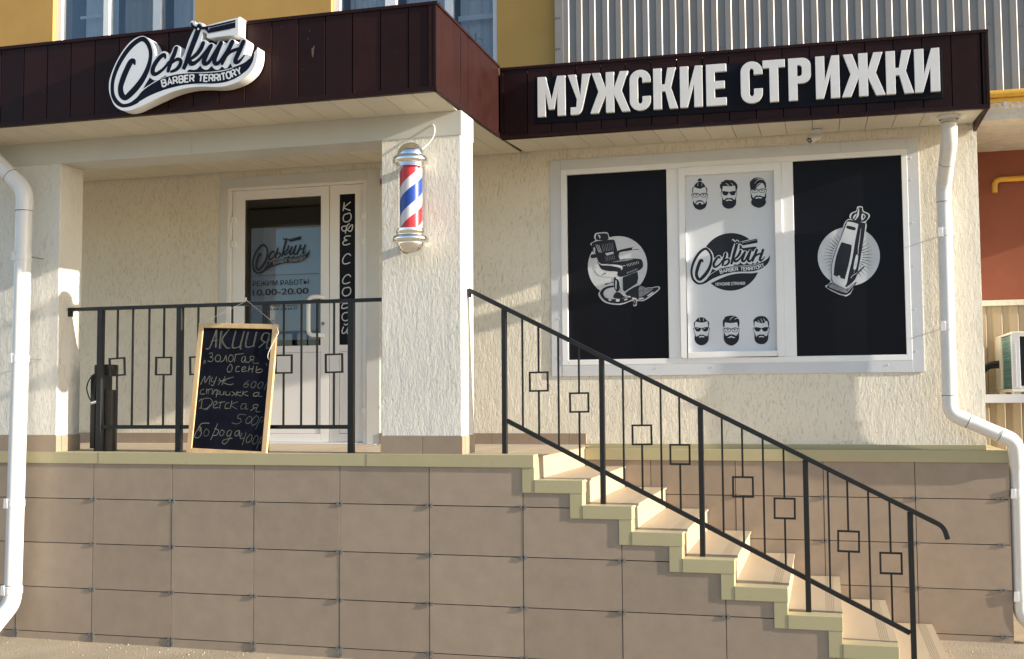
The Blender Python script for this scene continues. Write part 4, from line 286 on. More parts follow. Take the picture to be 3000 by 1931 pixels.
def art_part(items, y, parent, name, mats, xf=None, step=0.00012):
    """flat print: every shape one hair in front of the one before it, inks as material slots of one mesh"""
    mb = MB(); k = 0; cols = []
    X = (lambda u, v: (u, v)) if xf is None else (lambda u, v: (xf[0][0] * u + xf[0][1] * v + xf[0][2], xf[1][0] * u + xf[1][1] * v + xf[1][2]))
    sc_ = 1.0 if xf is None else math.sqrt(abs(xf[0][0] * xf[1][1] - xf[0][1] * xf[1][0]))
    for kind, col, d in items:
        yy = y - step * k; k += 1; n0 = len(mb.f)
        if col not in cols: cols.append(col)
        if kind == 'P': mb.sheet([X(*p) for p in d], yy)
        elif kind == 'S': mb.sheet(catmull([X(*p) for p in d], True, 3), yy)
        elif kind in 'RL': ribbon(mb, [(*X(p[0], p[1]), p[2] * sc_) for p in d], yy, kind == 'R')
        elif kind == 'C':
            c = X(d[0], d[1]); r = d[2] * sc_
            mb.sheet([(c[0] + r * math.cos(2 * math.pi * i / 48), c[1] + r * math.sin(2 * math.pi * i / 48)) for i in range(48)], yy)
        for fi in range(n0, len(mb.f)): mb.mi[fi] = cols.index(col)
    return mb.build(name, [mats[c] for c in cols], parent, recalc=False)

def text_mesh(body, x, z, width, height, y, parent, name, mat, bold=0.0):
    cu = bpy.data.curves.new("lettering", 'FONT'); cu.body = body; cu.size = 1; cu.offset = bold
    o = bpy.data.objects.new("lettering", cu); sc.collection.objects.link(o)
    bpy.context.view_layer.update()
    me = bpy.data.meshes.new_from_object(o.evaluated_get(bpy.context.evaluated_depsgraph_get()))
    vs = [v.co.copy() for v in me.vertices]; fs = [tuple(p.vertices) for p in me.polygons]
    bpy.data.objects.remove(o); bpy.data.curves.remove(cu); bpy.data.meshes.remove(me)
    x0, x1 = min(v.x for v in vs), max(v.x for v in vs); y0, y1 = min(v.y for v in vs), max(v.y for v in vs)
    mb = MB(); mb.mesh([(x + (v.x - x0) / (x1 - x0) * width, y, z + (v.y - y0) / (y1 - y0) * height) for v in vs], fs)
    return mb.build(name, mat, parent, recalc=False)

# ------------------------------------------------------------------ materials
def nodes_of(name):
    m = bpy.data.materials.new(name); m.use_nodes = True
    return m, m.node_tree.nodes, m.node_tree.links, m.node_tree.nodes["Principled BSDF"]

def N(nt, typ, **kw):
    n = nt.new(typ)
    for k, v in kw.items(): setattr(n, k, v)
    return n

def mat(name, col, rough=0.5, metallic=0.0, spec=0.5, var=None, bump=None, tone=False, stretch=(1, 1, 1), speck=None, rvar=0.0, coat=0.0):
    """procedural paint / tile / metal: soft colour drift (var = scale, amount), fine bump, optional per-face tone and dust specks"""
    m, nt, ln, p = nodes_of(name)
    p.inputs["Roughness"].default_value = rough
    p.inputs["Metallic"].default_value = metallic
    p.inputs["Specular IOR Level"].default_value = spec
    if coat:
        p.inputs["Coat Weight"].default_value = coat; p.inputs["Coat Roughness"].default_value = 0.08
    geo = N(nt, "ShaderNodeNewGeometry")
    mp = N(nt, "ShaderNodeVectorMath", operation='MULTIPLY'); mp.inputs[1].default_value = stretch
    ln.new(geo.outputs["Position"], mp.inputs[0])
    rgb = N(nt, "ShaderNodeRGB"); rgb.outputs[0].default_value = (*col, 1)
    cur = rgb.outputs[0]
    if var:
        a = N(nt, "ShaderNodeTexNoise"); a.inputs["Scale"].default_value = var[0]; a.inputs["Detail"].default_value = 5; a.inputs["Roughness"].default_value = 0.62
        ln.new(mp.outputs[0], a.inputs["Vector"])
        mr = N(nt, "ShaderNodeMapRange"); mr.inputs[1].default_value = 0.25; mr.inputs[2].default_value = 0.75
        mr.inputs[3].default_value = 1 - var[1]; mr.inputs[4].default_value = 1 + var[1]
        ln.new(a.outputs[0], mr.inputs[0])
        mu = N(nt, "ShaderNodeVectorMath", operation='SCALE'); ln.new(cur, mu.inputs[0]); ln.new(mr.outputs[0], mu.inputs["Scale"]); cur = mu.outputs[0]
        if rvar:
            r2 = N(nt, "ShaderNodeMapRange"); r2.inputs[1].default_value = 0.3; r2.inputs[2].default_value = 0.7
            r2.inputs[3].default_value = max(0.02, rough - rvar); r2.inputs[4].default_value = min(1, rough + rvar)
            ln.new(a.outputs[0], r2.inputs[0]); ln.new(r2.outputs[0], p.inputs["Roughness"])
    if tone:
        at = N(nt, "ShaderNodeAttribute", attribute_name="tone")
        mu = N(nt, "ShaderNodeVectorMath", operation='SCALE'); ln.new(cur, mu.inputs[0]); ln.new(at.outputs["Fac"], mu.inputs["Scale"]); cur = mu.outputs[0]
    if speck:
        v = N(nt, "ShaderNodeTexNoise"); v.inputs["Scale"].default_value = speck[0]; v.inputs["Detail"].default_value = 2
        ln.new(geo.outputs["Position"], v.inputs["Vector"])
        mr = N(nt, "ShaderNodeMapRange"); mr.inputs[1].default_value = speck[1]; mr.inputs[2].default_value = speck[1] + 0.06
        ln.new(v.outputs[0], mr.inputs[0])
        mx = N(nt, "ShaderNodeMix", data_type='RGBA'); mx.inputs[7].default_value = (*speck[2], 1)
        ln.new(mr.outputs[0], mx.inputs[0]); ln.new(cur, mx.inputs[6]); cur = mx.outputs[2]
    ln.new(cur, p.inputs["Base Color"])
    if bump:
        b = N(nt, "ShaderNodeTexNoise"); b.inputs["Scale"].default_value = bump[0]; b.inputs["Detail"].default_value = 4
        ln.new(mp.outputs[0], b.inputs["Vector"])
        bp = N(nt, "ShaderNodeBump"); bp.inputs["Strength"].default_value = bump[1]; bp.inputs["Distance"].default_value = bump[2]
        ln.new(b.outputs[0], bp.inputs["Height"]); ln.new(bp.outputs[0], p.inputs["Normal"])
    return m

def stucco(name, col, depth=0.003, groove=(0.80, 0.72, 0.58)):
    """bark-beetle render: a crumbly floated skin with thin, short, mostly vertical scratches"""
    m, nt, ln, p = nodes_of(name)
    p.inputs["Roughness"].default_value = 0.85
    p.inputs["Specular IOR Level"].default_value = 0.25
    geo = N(nt, "ShaderNodeNewGeometry")
    def noise(src, scale, detail, rough=0.5):
        n = N(nt, "ShaderNodeTexNoise"); n.inputs["Scale"].default_value = scale; n.inputs["Detail"].default_value = detail; n.inputs["Roughness"].default_value = rough
        ln.new(src, n.inputs["Vector"]); return n
    def vmul(src, v):
        n = N(nt, "ShaderNodeVectorMath", operation='MULTIPLY'); n.inputs[1].default_value = v; ln.new(src, n.inputs[0]); return n.outputs[0]
    def remap(src, lo, hi, a, b, smooth=False):
        n = N(nt, "ShaderNodeMapRange"); n.inputs[1].default_value = lo; n.inputs[2].default_value = hi; n.inputs[3].default_value = a; n.inputs[4].default_value = b
        if smooth: n.interpolation_type = 'SMOOTHSTEP'
        ln.new(src, n.inputs[0]); return n.outputs[0]
    P = geo.outputs["Position"]
    wob = noise(P, 14, 3)
    wv = N(nt, "ShaderNodeVectorMath", operation='SCALE'); wv.inputs["Scale"].default_value = 0.030; ln.new(wob.outputs["Color"], wv.inputs[0])
    ad = N(nt, "ShaderNodeVectorMath", operation='ADD'); ln.new(P, ad.inputs[0]); ln.new(wv.outputs[0], ad.inputs[1])
    n1 = noise(vmul(ad.outputs[0], (1, 1, 0.09)), 165, 1.5)
    patch = noise(P, 5.5, 3)                                          # the trowel leaves denser and barer patches
    thr = remap(patch.outputs[0], 0.3, 0.7, -0.035, 0.045)
    s1 = N(nt, "ShaderNodeMath", operation='ADD'); ln.new(n1.outputs[0], s1.inputs[0]); ln.new(thr, s1.inputs[1])
    gr = remap(s1.outputs[0], 0.325, 0.405, 0.0, 1.0, True)             # 0 in the scratches
    n2 = noise(vmul(ad.outputs[0], (1, 1, 0.42)), 78, 4, 0.6)
    n3 = noise(vmul(ad.outputs[0], (1, 1, 0.3)), 22, 2)
    k2 = N(nt, "ShaderNodeMath", operation='MULTIPLY_ADD'); k2.inputs[1].default_value = 1.25; ln.new(n2.outputs[0], k2.inputs[0]); ln.new(gr, k2.inputs[2])
    k3 = N(nt, "ShaderNodeMath", operation='MULTIPLY_ADD'); k3.inputs[1].default_value = 1.3; ln.new(n3.outputs[0], k3.inputs[0]); ln.new(k2.outputs[0], k3.inputs[2])
    bp = N(nt, "ShaderNodeBump"); bp.inputs["Strength"].default_value = 0.9; bp.inputs["Distance"].default_value = depth
    ln.new(k3.outputs[0], bp.inputs["Height"]); ln.new(bp.outputs[0], p.inputs["Normal"])
    big = noise(P, 1.3, 6)
    mr = remap(big.outputs[0], 0.3, 0.7, 0.93, 1.05)
    mx = N(nt, "ShaderNodeMix", data_type='RGBA')
    mx.inputs[6].default_value = (*[c * g for c, g in zip(col, groove)], 1); mx.inputs[7].default_value = (*col, 1)
    ln.new(gr, mx.inputs[0])
    mu = N(nt, "ShaderNodeVectorMath", operation='SCALE'); ln.new(mx.outputs[2], mu.inputs[0]); ln.new(mr, mu.inputs["Scale"])
    ln.new(mu.outputs[0], p.inputs["Base Color"])
    return m

def glass_mat(name, tint, see=0.75, ior=1.5, k=1.25):
    m, nt, ln, p = nodes_of(name)
    nt.remove(p)
    out = nt["Material Output"]
    tr = N(nt, "ShaderNodeBsdfTransparent"); tr.inputs[0].default_value = (*tint, 1)
    gl = N(nt, "ShaderNodeBsdfGlossy"); gl.inputs["Roughness"].default_value = 0.01
    fr = N(nt, "ShaderNodeFresnel"); fr.inputs[0].default_value = ior
    mx = N(nt, "ShaderNodeMixShader")
    no = N(nt, "ShaderNodeTexNoise"); no.inputs["Scale"].default_value = 1.2
    bp = N(nt, "ShaderNodeBump"); bp.inputs["Strength"].default_value = 0.02; bp.inputs["Distance"].default_value = 0.05
    geo = N(nt, "ShaderNodeNewGeometry"); ln.new(geo.outputs["Position"], no.inputs["Vector"]); ln.new(no.outputs[0], bp.inputs["Height"]); ln.new(bp.outputs[0], gl.inputs["Normal"])
    mm = N(nt, "ShaderNodeMath", operation='MULTIPLY_ADD'); mm.inputs[1].default_value = k; mm.inputs[2].default_value = 1 - see
    mm.use_clamp = True
    ln.new(fr.outputs[0], mm.inputs[0]); ln.new(mm.outputs[0], mx.inputs[0])
    ln.new(tr.outputs[0], mx.inputs[1]); ln.new(gl.outputs[0], mx.inputs[2]); ln.new(mx.outputs[0], out.inputs[0])
    return m

M = {}
M['stucco'] = stucco("cream stucco", (0.745, 0.692, 0.575), 0.0026, (0.88, 0.82, 0.71))
M['pillar'] = stucco("pale pillar stucco", (0.67, 0.645, 0.575), 0.0028, (0.93, 0.91, 0.86))
M['tile'] = mat("beige porcelain tile", (0.305, 0.236, 0.174), 0.42, spec=0.4, var=(8, 0.10), bump=(260, 0.05, 0.001), tone=True, speck=(42, 0.70, (0.31, 0.26, 0.21)))
M['step'] = mat("warm step tile", (0.42, 0.34, 0.238), 0.5, spec=0.35, var=(5, 0.07), bump=(300, 0.05, 0.001), tone=True, stretch=(1, 0.25, 1))
M['base'] = mat("brown skirting tile", (0.30, 0.225, 0.16), 0.45, var=(6, 0.12), bump=(200, 0.05, 0.001), tone=True)
M['dark'] = mat("dark joint backing", (0.008, 0.006, 0.005), 0.9, var=(8, 0.2))
M['trim'] = mat("pale olive trim paint", (0.405, 0.355, 0.205), 0.42, spec=0.4, var=(3.5, 0.05), bump=(3, 0.08, 0.01), tone=True, speck=(60, 0.74, (0.22, 0.2, 0.13)))
M['brown'] = mat("brown panel paint", (0.0215, 0.0068, 0.0060), 0.42, spec=0.14, var=(7, 0.16), bump=(90, 0.02, 0.001), tone=True, speck=(75, 0.735, (0.12, 0.075, 0.06)), rvar=0.08)
M['soffit'] = mat("cream soffit panel", (0.62, 0.575, 0.465), 0.4, spec=0.4, var=(3, 0.04), tone=True)
M['beam'] = mat("grey white beam sheet", (0.49, 0.485, 0.445), 0.4, spec=0.4, var=(2, 0.05), bump=(5, 0.05, 0.01), tone=True)
M['yellow'] = mat("yellow facade render", (0.51, 0.30, 0.09), 0.8, spec=0.2, var=(1.6, 0.10), bump=(180, 0.2, 0.002), speck=(20, 0.73, (0.40, 0.27, 0.06)))
M['orange'] = mat("terracotta recess render", (0.25, 0.085, 0.052), 0.85, spec=0.2, var=(2.0, 0.12), bump=(160, 0.2, 0.002))
M['corr'] = mat("grey zinc cladding", (0.25, 0.225, 0.20), 0.42, metallic=0.1, spec=0.5, var=(3, 0.08), tone=True)
M['siding'] = mat("beige profiled sheet", (0.31, 0.245, 0.16), 0.42, spec=0.4, var=(3, 0.08), tone=True)
M['concrete'] = mat("whitewashed concrete", (0.55, 0.51, 0.43), 0.9, spec=0.2, var=(9, 0.16), bump=(40, 0.5, 0.006))
M['pvc'] = mat("white window plastic", (0.80, 0.80, 0.80), 0.32, spec=0.45, var=(4, 0.03))
M['flash'] = mat("grey white casing sheet", (0.60, 0.615, 0.635), 0.35, spec=0.5, var=(5, 0.05), bump=(6, 0.06, 0.01))
M['doorcase'] = mat("door surround sheet", (0.60, 0.60, 0.57), 0.45, spec=0.4, var=(4, 0.05))
M['doorpvc'] = mat("ivory door plastic", (0.82, 0.805, 0.78), 0.34, spec=0.4, var=(3, 0.03))
M['seam'] = mat("dark seam", (0.03, 0.025, 0.02), 0.8, var=(9, 0.1))
M['black_film'] = mat("black window film", (0.0065, 0.0065, 0.010), 0.30, spec=0.12, var=(2.5, 0.25), bump=(3, 0.02, 0.01))
M['white_film'] = mat("white window film", (0.62, 0.645, 0.685), 0.30, spec=0.4, var=(2.0, 0.04))
M['ink'] = mat("black print", (0.010, 0.010, 0.016), 0.35, spec=0.3, var=(20, 0.15))
M['white_print'] = mat("white print", (0.55, 0.57, 0.60), 0.4, spec=0.3, var=(20, 0.06))
M['grey_print'] = mat("grey print", (0.20, 0.21, 0.23), 0.4, spec=0.3, var=(60, 0.5))
M['sign_white'] = mat("white sign plastic", (0.74, 0.74, 0.72), 0.33, spec=0.4, var=(6, 0.03))
M['sign_face'] = mat("matt white sign face", (0.66, 0.68, 0.70), 0.35, spec=0.4, var=(5, 0.03))
M['sign_ink'] = mat("navy black sign film", (0.008, 0.009, 0.018), 0.35, spec=0.08, var=(9, 0.15))
M['letter'] = mat("white foam letter paint", (0.63, 0.62, 0.605), 0.5, spec=0.3, var=(14, 0.05), bump=(200, 0.04, 0.001))
M['panel'] = mat("black sign panel", (0.0055, 0.006, 0.010), 0.5, spec=0.1, var=(3, 0.2))
M['pipe'] = mat("white downpipe plastic", (0.68, 0.675, 0.66), 0.28, spec=0.5, var=(6, 0.05), speck=(55, 0.745, (0.45, 0.42, 0.36)))
M['iron'] = mat("black railing paint", (0.0095, 0.0095, 0.010), 0.40, spec=0.42, var=(30, 0.3), bump=(120, 0.25, 0.001), speck=(95, 0.72, (0.06, 0.05, 0.045)))
M['chrome'] = mat("polished chrome", (0.86, 0.84, 0.79), 0.06, metallic=1.0, var=(10, 0.02))
M['steel'] = mat("galvanised steel", (0.26, 0.26, 0.26), 0.45, metallic=0.7, var=(40, 0.2))
M['wood'] = mat("pale pine frame", (0.62, 0.42, 0.215), 0.5, spec=0.35, var=(16, 0.20), bump=(40, 0.1, 0.002), stretch=(1, 1, 0.12), speck=(14, 0.765, (0.25, 0.11, 0.04)))
M['chalkboard'] = mat("chalkboard black", (0.0055, 0.0063, 0.013), 0.8, spec=0.10, var=(9, 0.5))
M['chalk'] = mat("yellowish chalk", (0.165, 0.16, 0.12), 0.95, spec=0.1, var=(240, 0.75))
M['chalk_pale'] = mat("faint chalk", (0.10, 0.10, 0.085), 0.95, spec=0.1, var=(240, 0.75))
M['rope'] = mat("white cord", (0.70, 0.68, 0.62), 0.8, var=(200, 0.1))
M['plastic_black'] = mat("black plastic", (0.007, 0.007, 0.0075), 0.32, spec=0.35, var=(12, 0.2))
M['rubber'] = mat("black rubber hose", (0.012, 0.011, 0.010), 0.6, var=(30, 0.2))
M['gas'] = mat("ochre gas pipe paint", (0.62, 0.33, 0.035), 0.42, spec=0.45, var=(20, 0.15), bump=(90, 0.4, 0.002), speck=(28, 0.66, (0.42, 0.33, 0.19)))
M['ac'] = mat("ivory metal casing", (0.55, 0.53, 0.47), 0.4, var=(6, 0.05))
M['acgrey'] = mat("grey metal strut", (0.42, 0.43, 0.46), 0.42, var=(6, 0.06))
M['fins'] = mat("teal condenser fins", (0.10, 0.23, 0.24), 0.45, metallic=0.3, var=(9, 0.25), tone=True)
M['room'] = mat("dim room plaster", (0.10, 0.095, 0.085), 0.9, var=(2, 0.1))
M['poster'] = mat("pale door poster", (0.36, 0.42, 0.52), 0.8, var=(2, 0.08))
M['curtain'] = mat("grey voile curtain", (0.72, 0.74, 0.76), 0.9, var=(5, 0.08), stretch=(1, 1, 0.1))
M['curtain_dark'] = mat("taupe curtain", (0.42, 0.40, 0.37), 0.9, var=(5, 0.10), stretch=(1, 1, 0.1))
M['leafy'] = mat("house plant leaf", (0.06, 0.12, 0.05), 0.6, var=(9, 0.3))
M['glass'] = glass_mat("door glass", (0.85, 0.88, 0.90), see=0.985, k=.85)
M['glass_up'] = glass_mat("upper window glass", (0.86, 0.89, 0.92), see=0.985, k=.75)
M['red'] = mat("red alarm plastic", (0.35, 0.02, 0.015), 0.4, var=(9, 0.1))
M['lens'] = mat("camera lens", (0.01, 0.01, 0.012), 0.12, var=(9, 0.1))
M['asphalt'] = mat("dusty concrete paving", (0.315, 0.262, 0.19), 0.92, spec=0.2, var=(2.2, 0.20), bump=(95, 0.75, 0.008), speck=(55, 0.655, (0.42, 0.35, 0.26)))
M['scuff'] = mat("scuffed primer", (0.11, 0.065, 0.045), 0.7, var=(60, 0.4))
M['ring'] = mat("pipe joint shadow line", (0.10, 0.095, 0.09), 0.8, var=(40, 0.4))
M['grit'] = mat("mortar crumbs", (0.36, 0.30, 0.22), 0.95, var=(30, 0.3), tone=True)

def pole_mat():
    m, nt, ln, p = nodes_of("barber stripe film")
    p.inputs["Roughness"].default_value = 0.3
    geo = N(nt, "ShaderNodeTexCoord"); sp = N(nt, "ShaderNodeSeparateXYZ"); ln.new(geo.outputs["Object"], sp.inputs[0])
    ng = N(nt, "ShaderNodeMath", operation='MULTIPLY'); ng.inputs[1].default_value = -1; ln.new(sp.outputs[1], ng.inputs[0])
    at = N(nt, "ShaderNodeMath", operation='ARCTAN2'); ln.new(sp.outputs[0], at.inputs[0]); ln.new(ng.outputs[0], at.inputs[1])
    t = N(nt, "ShaderNodeMath", operation='DIVIDE'); t.inputs[1].default_value = 2 * math.pi; ln.new(at.outputs[0], t.inputs[0])
    z = N(nt, "ShaderNodeMath", operation='MULTIPLY_ADD'); z.inputs[1].default_value = 1 / 0.352; z.inputs[2].default_value = 0.14 - (2.952 - POLE_Z) / 0.352 + 10
    ln.new(sp.outputs[2], z.inputs[0])
    sb = N(nt, "ShaderNodeMath", operation='SUBTRACT'); ln.new(z.outputs[0], sb.inputs[0]); ln.new(t.outputs[0], sb.inputs[1])
    fr = N(nt, "ShaderNodeMath", operation='FRACT'); ln.new(sb.outputs[0], fr.inputs[0])
    cr = N(nt, "ShaderNodeValToRGB"); cr.color_ramp.interpolation = 'CONSTANT'
    e = cr.color_ramp.elements; e[0].position = 0; e[0].color = (0.50, 0.022, 0.030, 1); e[1].position = 0.28; e[1].color = (0.62, 0.60, 0.60, 1)
    for pos, c in ((0.50, (0.012, 0.05, 0.30, 1)), (0.79, (0.62, 0.60, 0.60, 1))):
        k = e.new(pos); k.color = c
    ln.new(fr.outputs[0], cr.inputs[0]); ln.new(cr.outputs[0], p.inputs["Base Color"])
    return m
POLE_Z = 2.43

INK = {'K': M['ink'], 'W': M['white_print'], 'G': M['grey_print']}

# ================================================================== SETTING
mb = MB()
GX = [-400, -3, 8, 400]
gz = lambda x: -0.052 - 0.005 * max(-3, min(8, x))
for a, b in zip(GX[:-1], GX[1:]):
    for c, d in ((-400, -3), (-3, 3), (3, 60)):
        mb.face([(a, c, gz(a)), (b, c, gz(b)), (b, d, gz(b)), (a, d, gz(a))])
g = mb.build("ground", M['asphalt']); tag(g, kind="structure")

mb = MB()
for i in range(330):                                      # crumbs of mortar along the foot of the wall
    x = rnd.uniform(-1.3, 5.3); y = -abs(rnd.gauss(0, 0.16)) - 0.004
    if rnd.random() < 0.25: x = rnd.uniform(5.4, 6.6); y = rnd.uniform(0.2, 1.5)
    if 3.0 < x < 5.45 and y > 0: continue
    s = rnd.uniform(0.002, 0.008) * (1.8 if rnd.random() < 0.06 else 1); z = gz(x)
    p = [(x + s * rnd.uniform(.6, 1) * math.cos(a), y + s * rnd.uniform(.6, 1) * math.sin(a), z - .001) for a in (0.3, 1.8, 3.4, 4.9)]
    q = [((a[0] - x) * .6 + x, (a[1] - y) * .6 + y, z + s * rnd.uniform(.5, .9)) for a in p]
    mb.hexa(p + q, rnd.uniform(0.6, 1.15))
o = mb.build("grit", M['grit']); tag(o, kind="stuff", label="loose mortar crumbs scattered on the paving along the wall foot", cat="grit")

# ================================================================== PORCH (plinth, deck, pillars, stair)
NOSE = lambda k: 3.071 + 0.2945 * k                       # right edge of tread k (k = 0 is the deck)
TZ = lambda k: 1.209 - 0.1479 * k
porch = thing("entrance_porch", "raised beige tiled porch with two stucco pillars and stairs on its right end", "porch", (1.0, 0, -0.06))

def top_limit(x):
    """underside of the olive trim at x"""
    k = 0
    while k <= 8 and x >= NOSE(k) - 0.075 - 1e-6: k += 1
    return (1.138 if k == 0 else TZ(k) - 0.073) if k <= 8 else -1

tiles, back = MB(), MB()
cuts = [NOSE(k) - 0.075 for k in range(9)]
for col in range(-6, 9):
    x0, x1 = 0.6 * col + 0.0022, 0.6 * (col + 1) - 0.0022
    for row, (z0, z1) in enumerate(((-0.14, 0.0), (0, .3), (.3, .6), (.6, .9), (.9, 1.2))):
        tone = rnd.uniform(0.91, 1.08); dy = rnd.uniform(-0.0012, 0.0012); ty = rnd.uniform(-0.0012, 0.0012)
        xs = [x0] + [c for c in cuts if x0 < c < x1] + [x1]
        for a, b in zip(xs[:-1], xs[1:]):
            t = min(z1 - 0.0026, top_limit((a + b) / 2) + 0.02)
            if t <= z0 + 0.01: continue
            y0a, y0b = dy + ty * (a - x0) / .6, dy + ty * (b - x0) / .6
            zz = z0 + 0.0026
            tiles.hexa([(a, y0a, zz), (b, y0b, zz), (b, .010, zz), (a, .010, zz), (a, y0a, t), (b, y0b, t), (b, .010, t), (a, .010, t)], tone)
tiles.build("tile_cladding", M['tile'], porch)
xs = [-3.6] + cuts
for a, b in zip(xs[:-1], xs[1:]):
    back.box(a, b, 0.030, 0.06, -0.2, top_limit((a + b) / 2) + 0.03)
back.build("cladding_frame", M['dark'], porch)

def clip_mesh(mb, x, y, z):
    """pair of pronged facade clips either side of a vertical joint"""
    for s in (-1, 1):
        cx = x + s * 0.0145
        mb.box(cx - .008, cx + .008, y - .0022, y - .0008, z - .004, z + .004)
        for dx in (-.0065, .0065):
            mb.box(cx + dx - .0024, cx + dx + .0024, y - .0040, y - .0008, z + .003, z + .0135)
            mb.box(cx + dx - .0024, cx + dx + .0024, y - .0055, y - .0008, z - .0145, z - .003)
        mb.box(cx - .002, cx + .002, y - .0045, y - .0008, z - .006, z + .006)
for col in range(-1, 8):
    for z in (0.0, .3, .6, .9):
        x = .6 * col
        if top_limit(x - .02) < z + .03: continue
        mb = MB(); clip_mesh(mb, x, -.0012, z); mb.build("tile_clip", M['steel'], porch)
for col in range(-1, 5):
    mb = MB(); clip_mesh(mb, .6 * col, -.0012, gz(.6 * col) + 0.022); mb.build("tile_clip", M['steel'], porch)

deck = MB()
deck.box(-3.6, 3.066, .10, 1.545, 1.02, 1.2085)
for i in range(22):
    deck.box(-3.6 + .305 * i, -3.6 + .305 * i + .302, .101, 1.544, 1.2085, 1.2095, rnd.uniform(.92, 1.04))
deck.build("deck", M['step'], porch)
trim = MB()
for a, b, e, tn in ((-3.6, .041, 0, 1), (.041, 1.985, .0015, 1.02), (1.985, 3.071, .003, .98)):
    trim.box(a, b, -.0085 - e, .10, 1.137, 1.215 + e * .3, tn)
trim.build("edge_trim", M['trim'], porch, bevel=.0025)
for k in range(0, 8):
    st = MB()
    zb = TZ(k + 1) - .075
    st.box(NOSE(k) - .075, NOSE(k) + .002, -.0068, .097, zb, (1.137 if k == 0 else TZ(k) - .073) , .97)       # upright leg
    if k < 7: st.box(NOSE(k) + .002, NOSE(k + 1) + .0045, -.0088, .100, TZ(k + 1) - .075, TZ(k + 1) + .004, 1.0)   # flat leg
    st.build("stair_trim", M['trim'], porch, bevel=.0025)
# solid core of the flight and its steps
core = [(2.9, -.2), (2.9, 1.18)]
for k in range(0, 9):
    core += [(NOSE(k) - .016, TZ(k) - .018), (NOSE(k) - .016, TZ(k + 1) - .018 if k < 8 else -.2)]
mb = MB(); mb.prism(core, .06, 1.50); mb.build("stair_core", M['dark'], porch)
for k in range(1, 9):
    mb = MB()
    xa, xb = NOSE(k - 1), NOSE(k)
    tn = rnd.uniform(.96, 1.03)
    y0 = .098 if k < 8 else -.005
    mb.box(xa - .014, xb + .006, y0, 1.503, TZ(k) - .012, TZ(k), tn)                       # tread
    for i in range(5):
        gx = xb - .040 - .011 * i
        mb.box(gx - .0018, gx + .0018, y0 + .012, 1.49, TZ(k) - .001, TZ(k) + .0004, .62)     # anti-slip grooves
    top = TZ(k - 1) - .012 if k > 1 else TZ(0)
    mb.box(xa - .014, xa - .004, .100, .124, TZ(k), top, tn * .98)                          # riser strip and riser
    mb.box(xa - .014, xa - .003, .137, 1.503, TZ(k), top, tn * .99)
    mb.build("step", M['step'], porch, bevel=.0012)
mb = MB(); mb.box(NOSE(8) - .010, NOSE(8), -.005, 1.503, -.12, TZ(8) - .012); mb.build("step", M['step'], porch)

for x0, x1 in ((2.082, 2.614), (-.835, -.302)):
    mb = MB(); mb.box(x0, x1, .0, .25, 1.325, 3.212); pl = mb.build("pillar", M['pillar'], porch, bevel=.006)
    mb = MB()
    for a, b in ((x0 - .003, x0 + .275), (x0 + .278, x1 + .004)):
        mb.box(a, b, -.005, .05, 1.2155, 1.325, rnd.uniform(.95, 1.05))
    mb.box(x1 - .004, x1 + .005, .053, .254, 1.2155, 1.325, 1.0); mb.box(x0 - .004, x0 + .004, .053, .254, 1.2155, 1.325, 1.0)
    mb.build("base_tiles", M['base'], pl, bevel=.001)

# ================================================================== CANOPY
canopy = thing("entrance_canopy", "dark brown panelled canopy stepping back over the porch and shop window", "canopy", (1.0, 1.0, 3.36))
YL, YR, XC, XE = -.46, .88, 2.615, 5.815
dr = lambda x: -.0075 * max(0, x - XC)                     # the right half hangs a little lower towards its end
TOPZ = 3.902
boards, rails = MB(), MB()
def board(x0, x1, yf, z0, z1, tone, za=0, zb=0):
    t = rnd.uniform(-.0022, .0022)
    c = .0022
    p = []
    for z, za_, zb_ in ((z0, za, zb), (z1, za, zb)):
        p += [(x0, yf + .010, z + za_), (x0 + c, yf - t, z + za_), (x1 - c, yf + t, z + zb_), (x1, yf + .010, z + zb_)]
    boards.mesh(p, [(0, 1, 5, 4), (1, 2, 6, 5), (2, 3, 7, 6), (3, 0, 4, 7), (0, 3, 2, 1), (4, 5, 6, 7)], tone)
x = -.247 - .1792 * 16
while x < 2.40:
    board(x + .0012, x + .1780, YL, 3.392, 3.884, rnd.uniform(.72, 1.2)); x += .1792
board(2.441, 2.563, YL, 3.392, 3.884, .8)
rails.box(2.566, 2.592, YL - .005, YL + .02, 3.385, 3.885, 1.15); rails.box(2.594, 2.615, YL - .006, YL + .02, 3.366, 3.885, .8)
rails.box(-3.1, 2.617, YL - .007, YL + .03, 3.366, 3.394, .95)
for a, b in ((-3.1, -.62), (-.62, .98), (.98, 1.905), (1.905, 2.62)):
    rails.box(a, b + .004, YL - .010 - .001 * rnd.random(), YL + .05, 3.882, TOPZ + .001 * rnd.random(), 1.0)
js = [YL + .006, -.341, -.164, .002, .164, .339, .509, .680, .868]
for a, b in zip(js[:-1], js[1:]):                          # side face, boards parallel to Y
    t = rnd.uniform(-.002, .002); zc = lambda y: 3.372 + .018 * (y + .46)
    c = .003
    p = []
    for up in (0, 1):
        for y_, xx in ((a + .001, XC - .010), (a + c, XC - .001 + t), (b - c, XC - .001 - t), (b - .001, XC - .010)):
            p.append((xx, y_, (3.884 if up else zc(y_) + .02)))
    boards.mesh(p, [(4, 5, 1, 0), (5, 6, 2, 1), (6, 7, 3, 2), (7, 4, 0, 3), (0, 1, 2, 3), (7, 6, 5, 4)], rnd.uniform(1.0, 1.14))
rails.hexa([(XC - .02, YL - .006, 3.366), (XC + .005, YL - .006, 3.366), (XC + .005, YR, 3.390), (XC - .02, YR, 3.390), (XC - .02, YL - .006, 3.388), (XC + .005, YL - .006, 3.388), (XC + .005, YR, 3.412), (XC - .02, YR, 3.412)], 1.05)
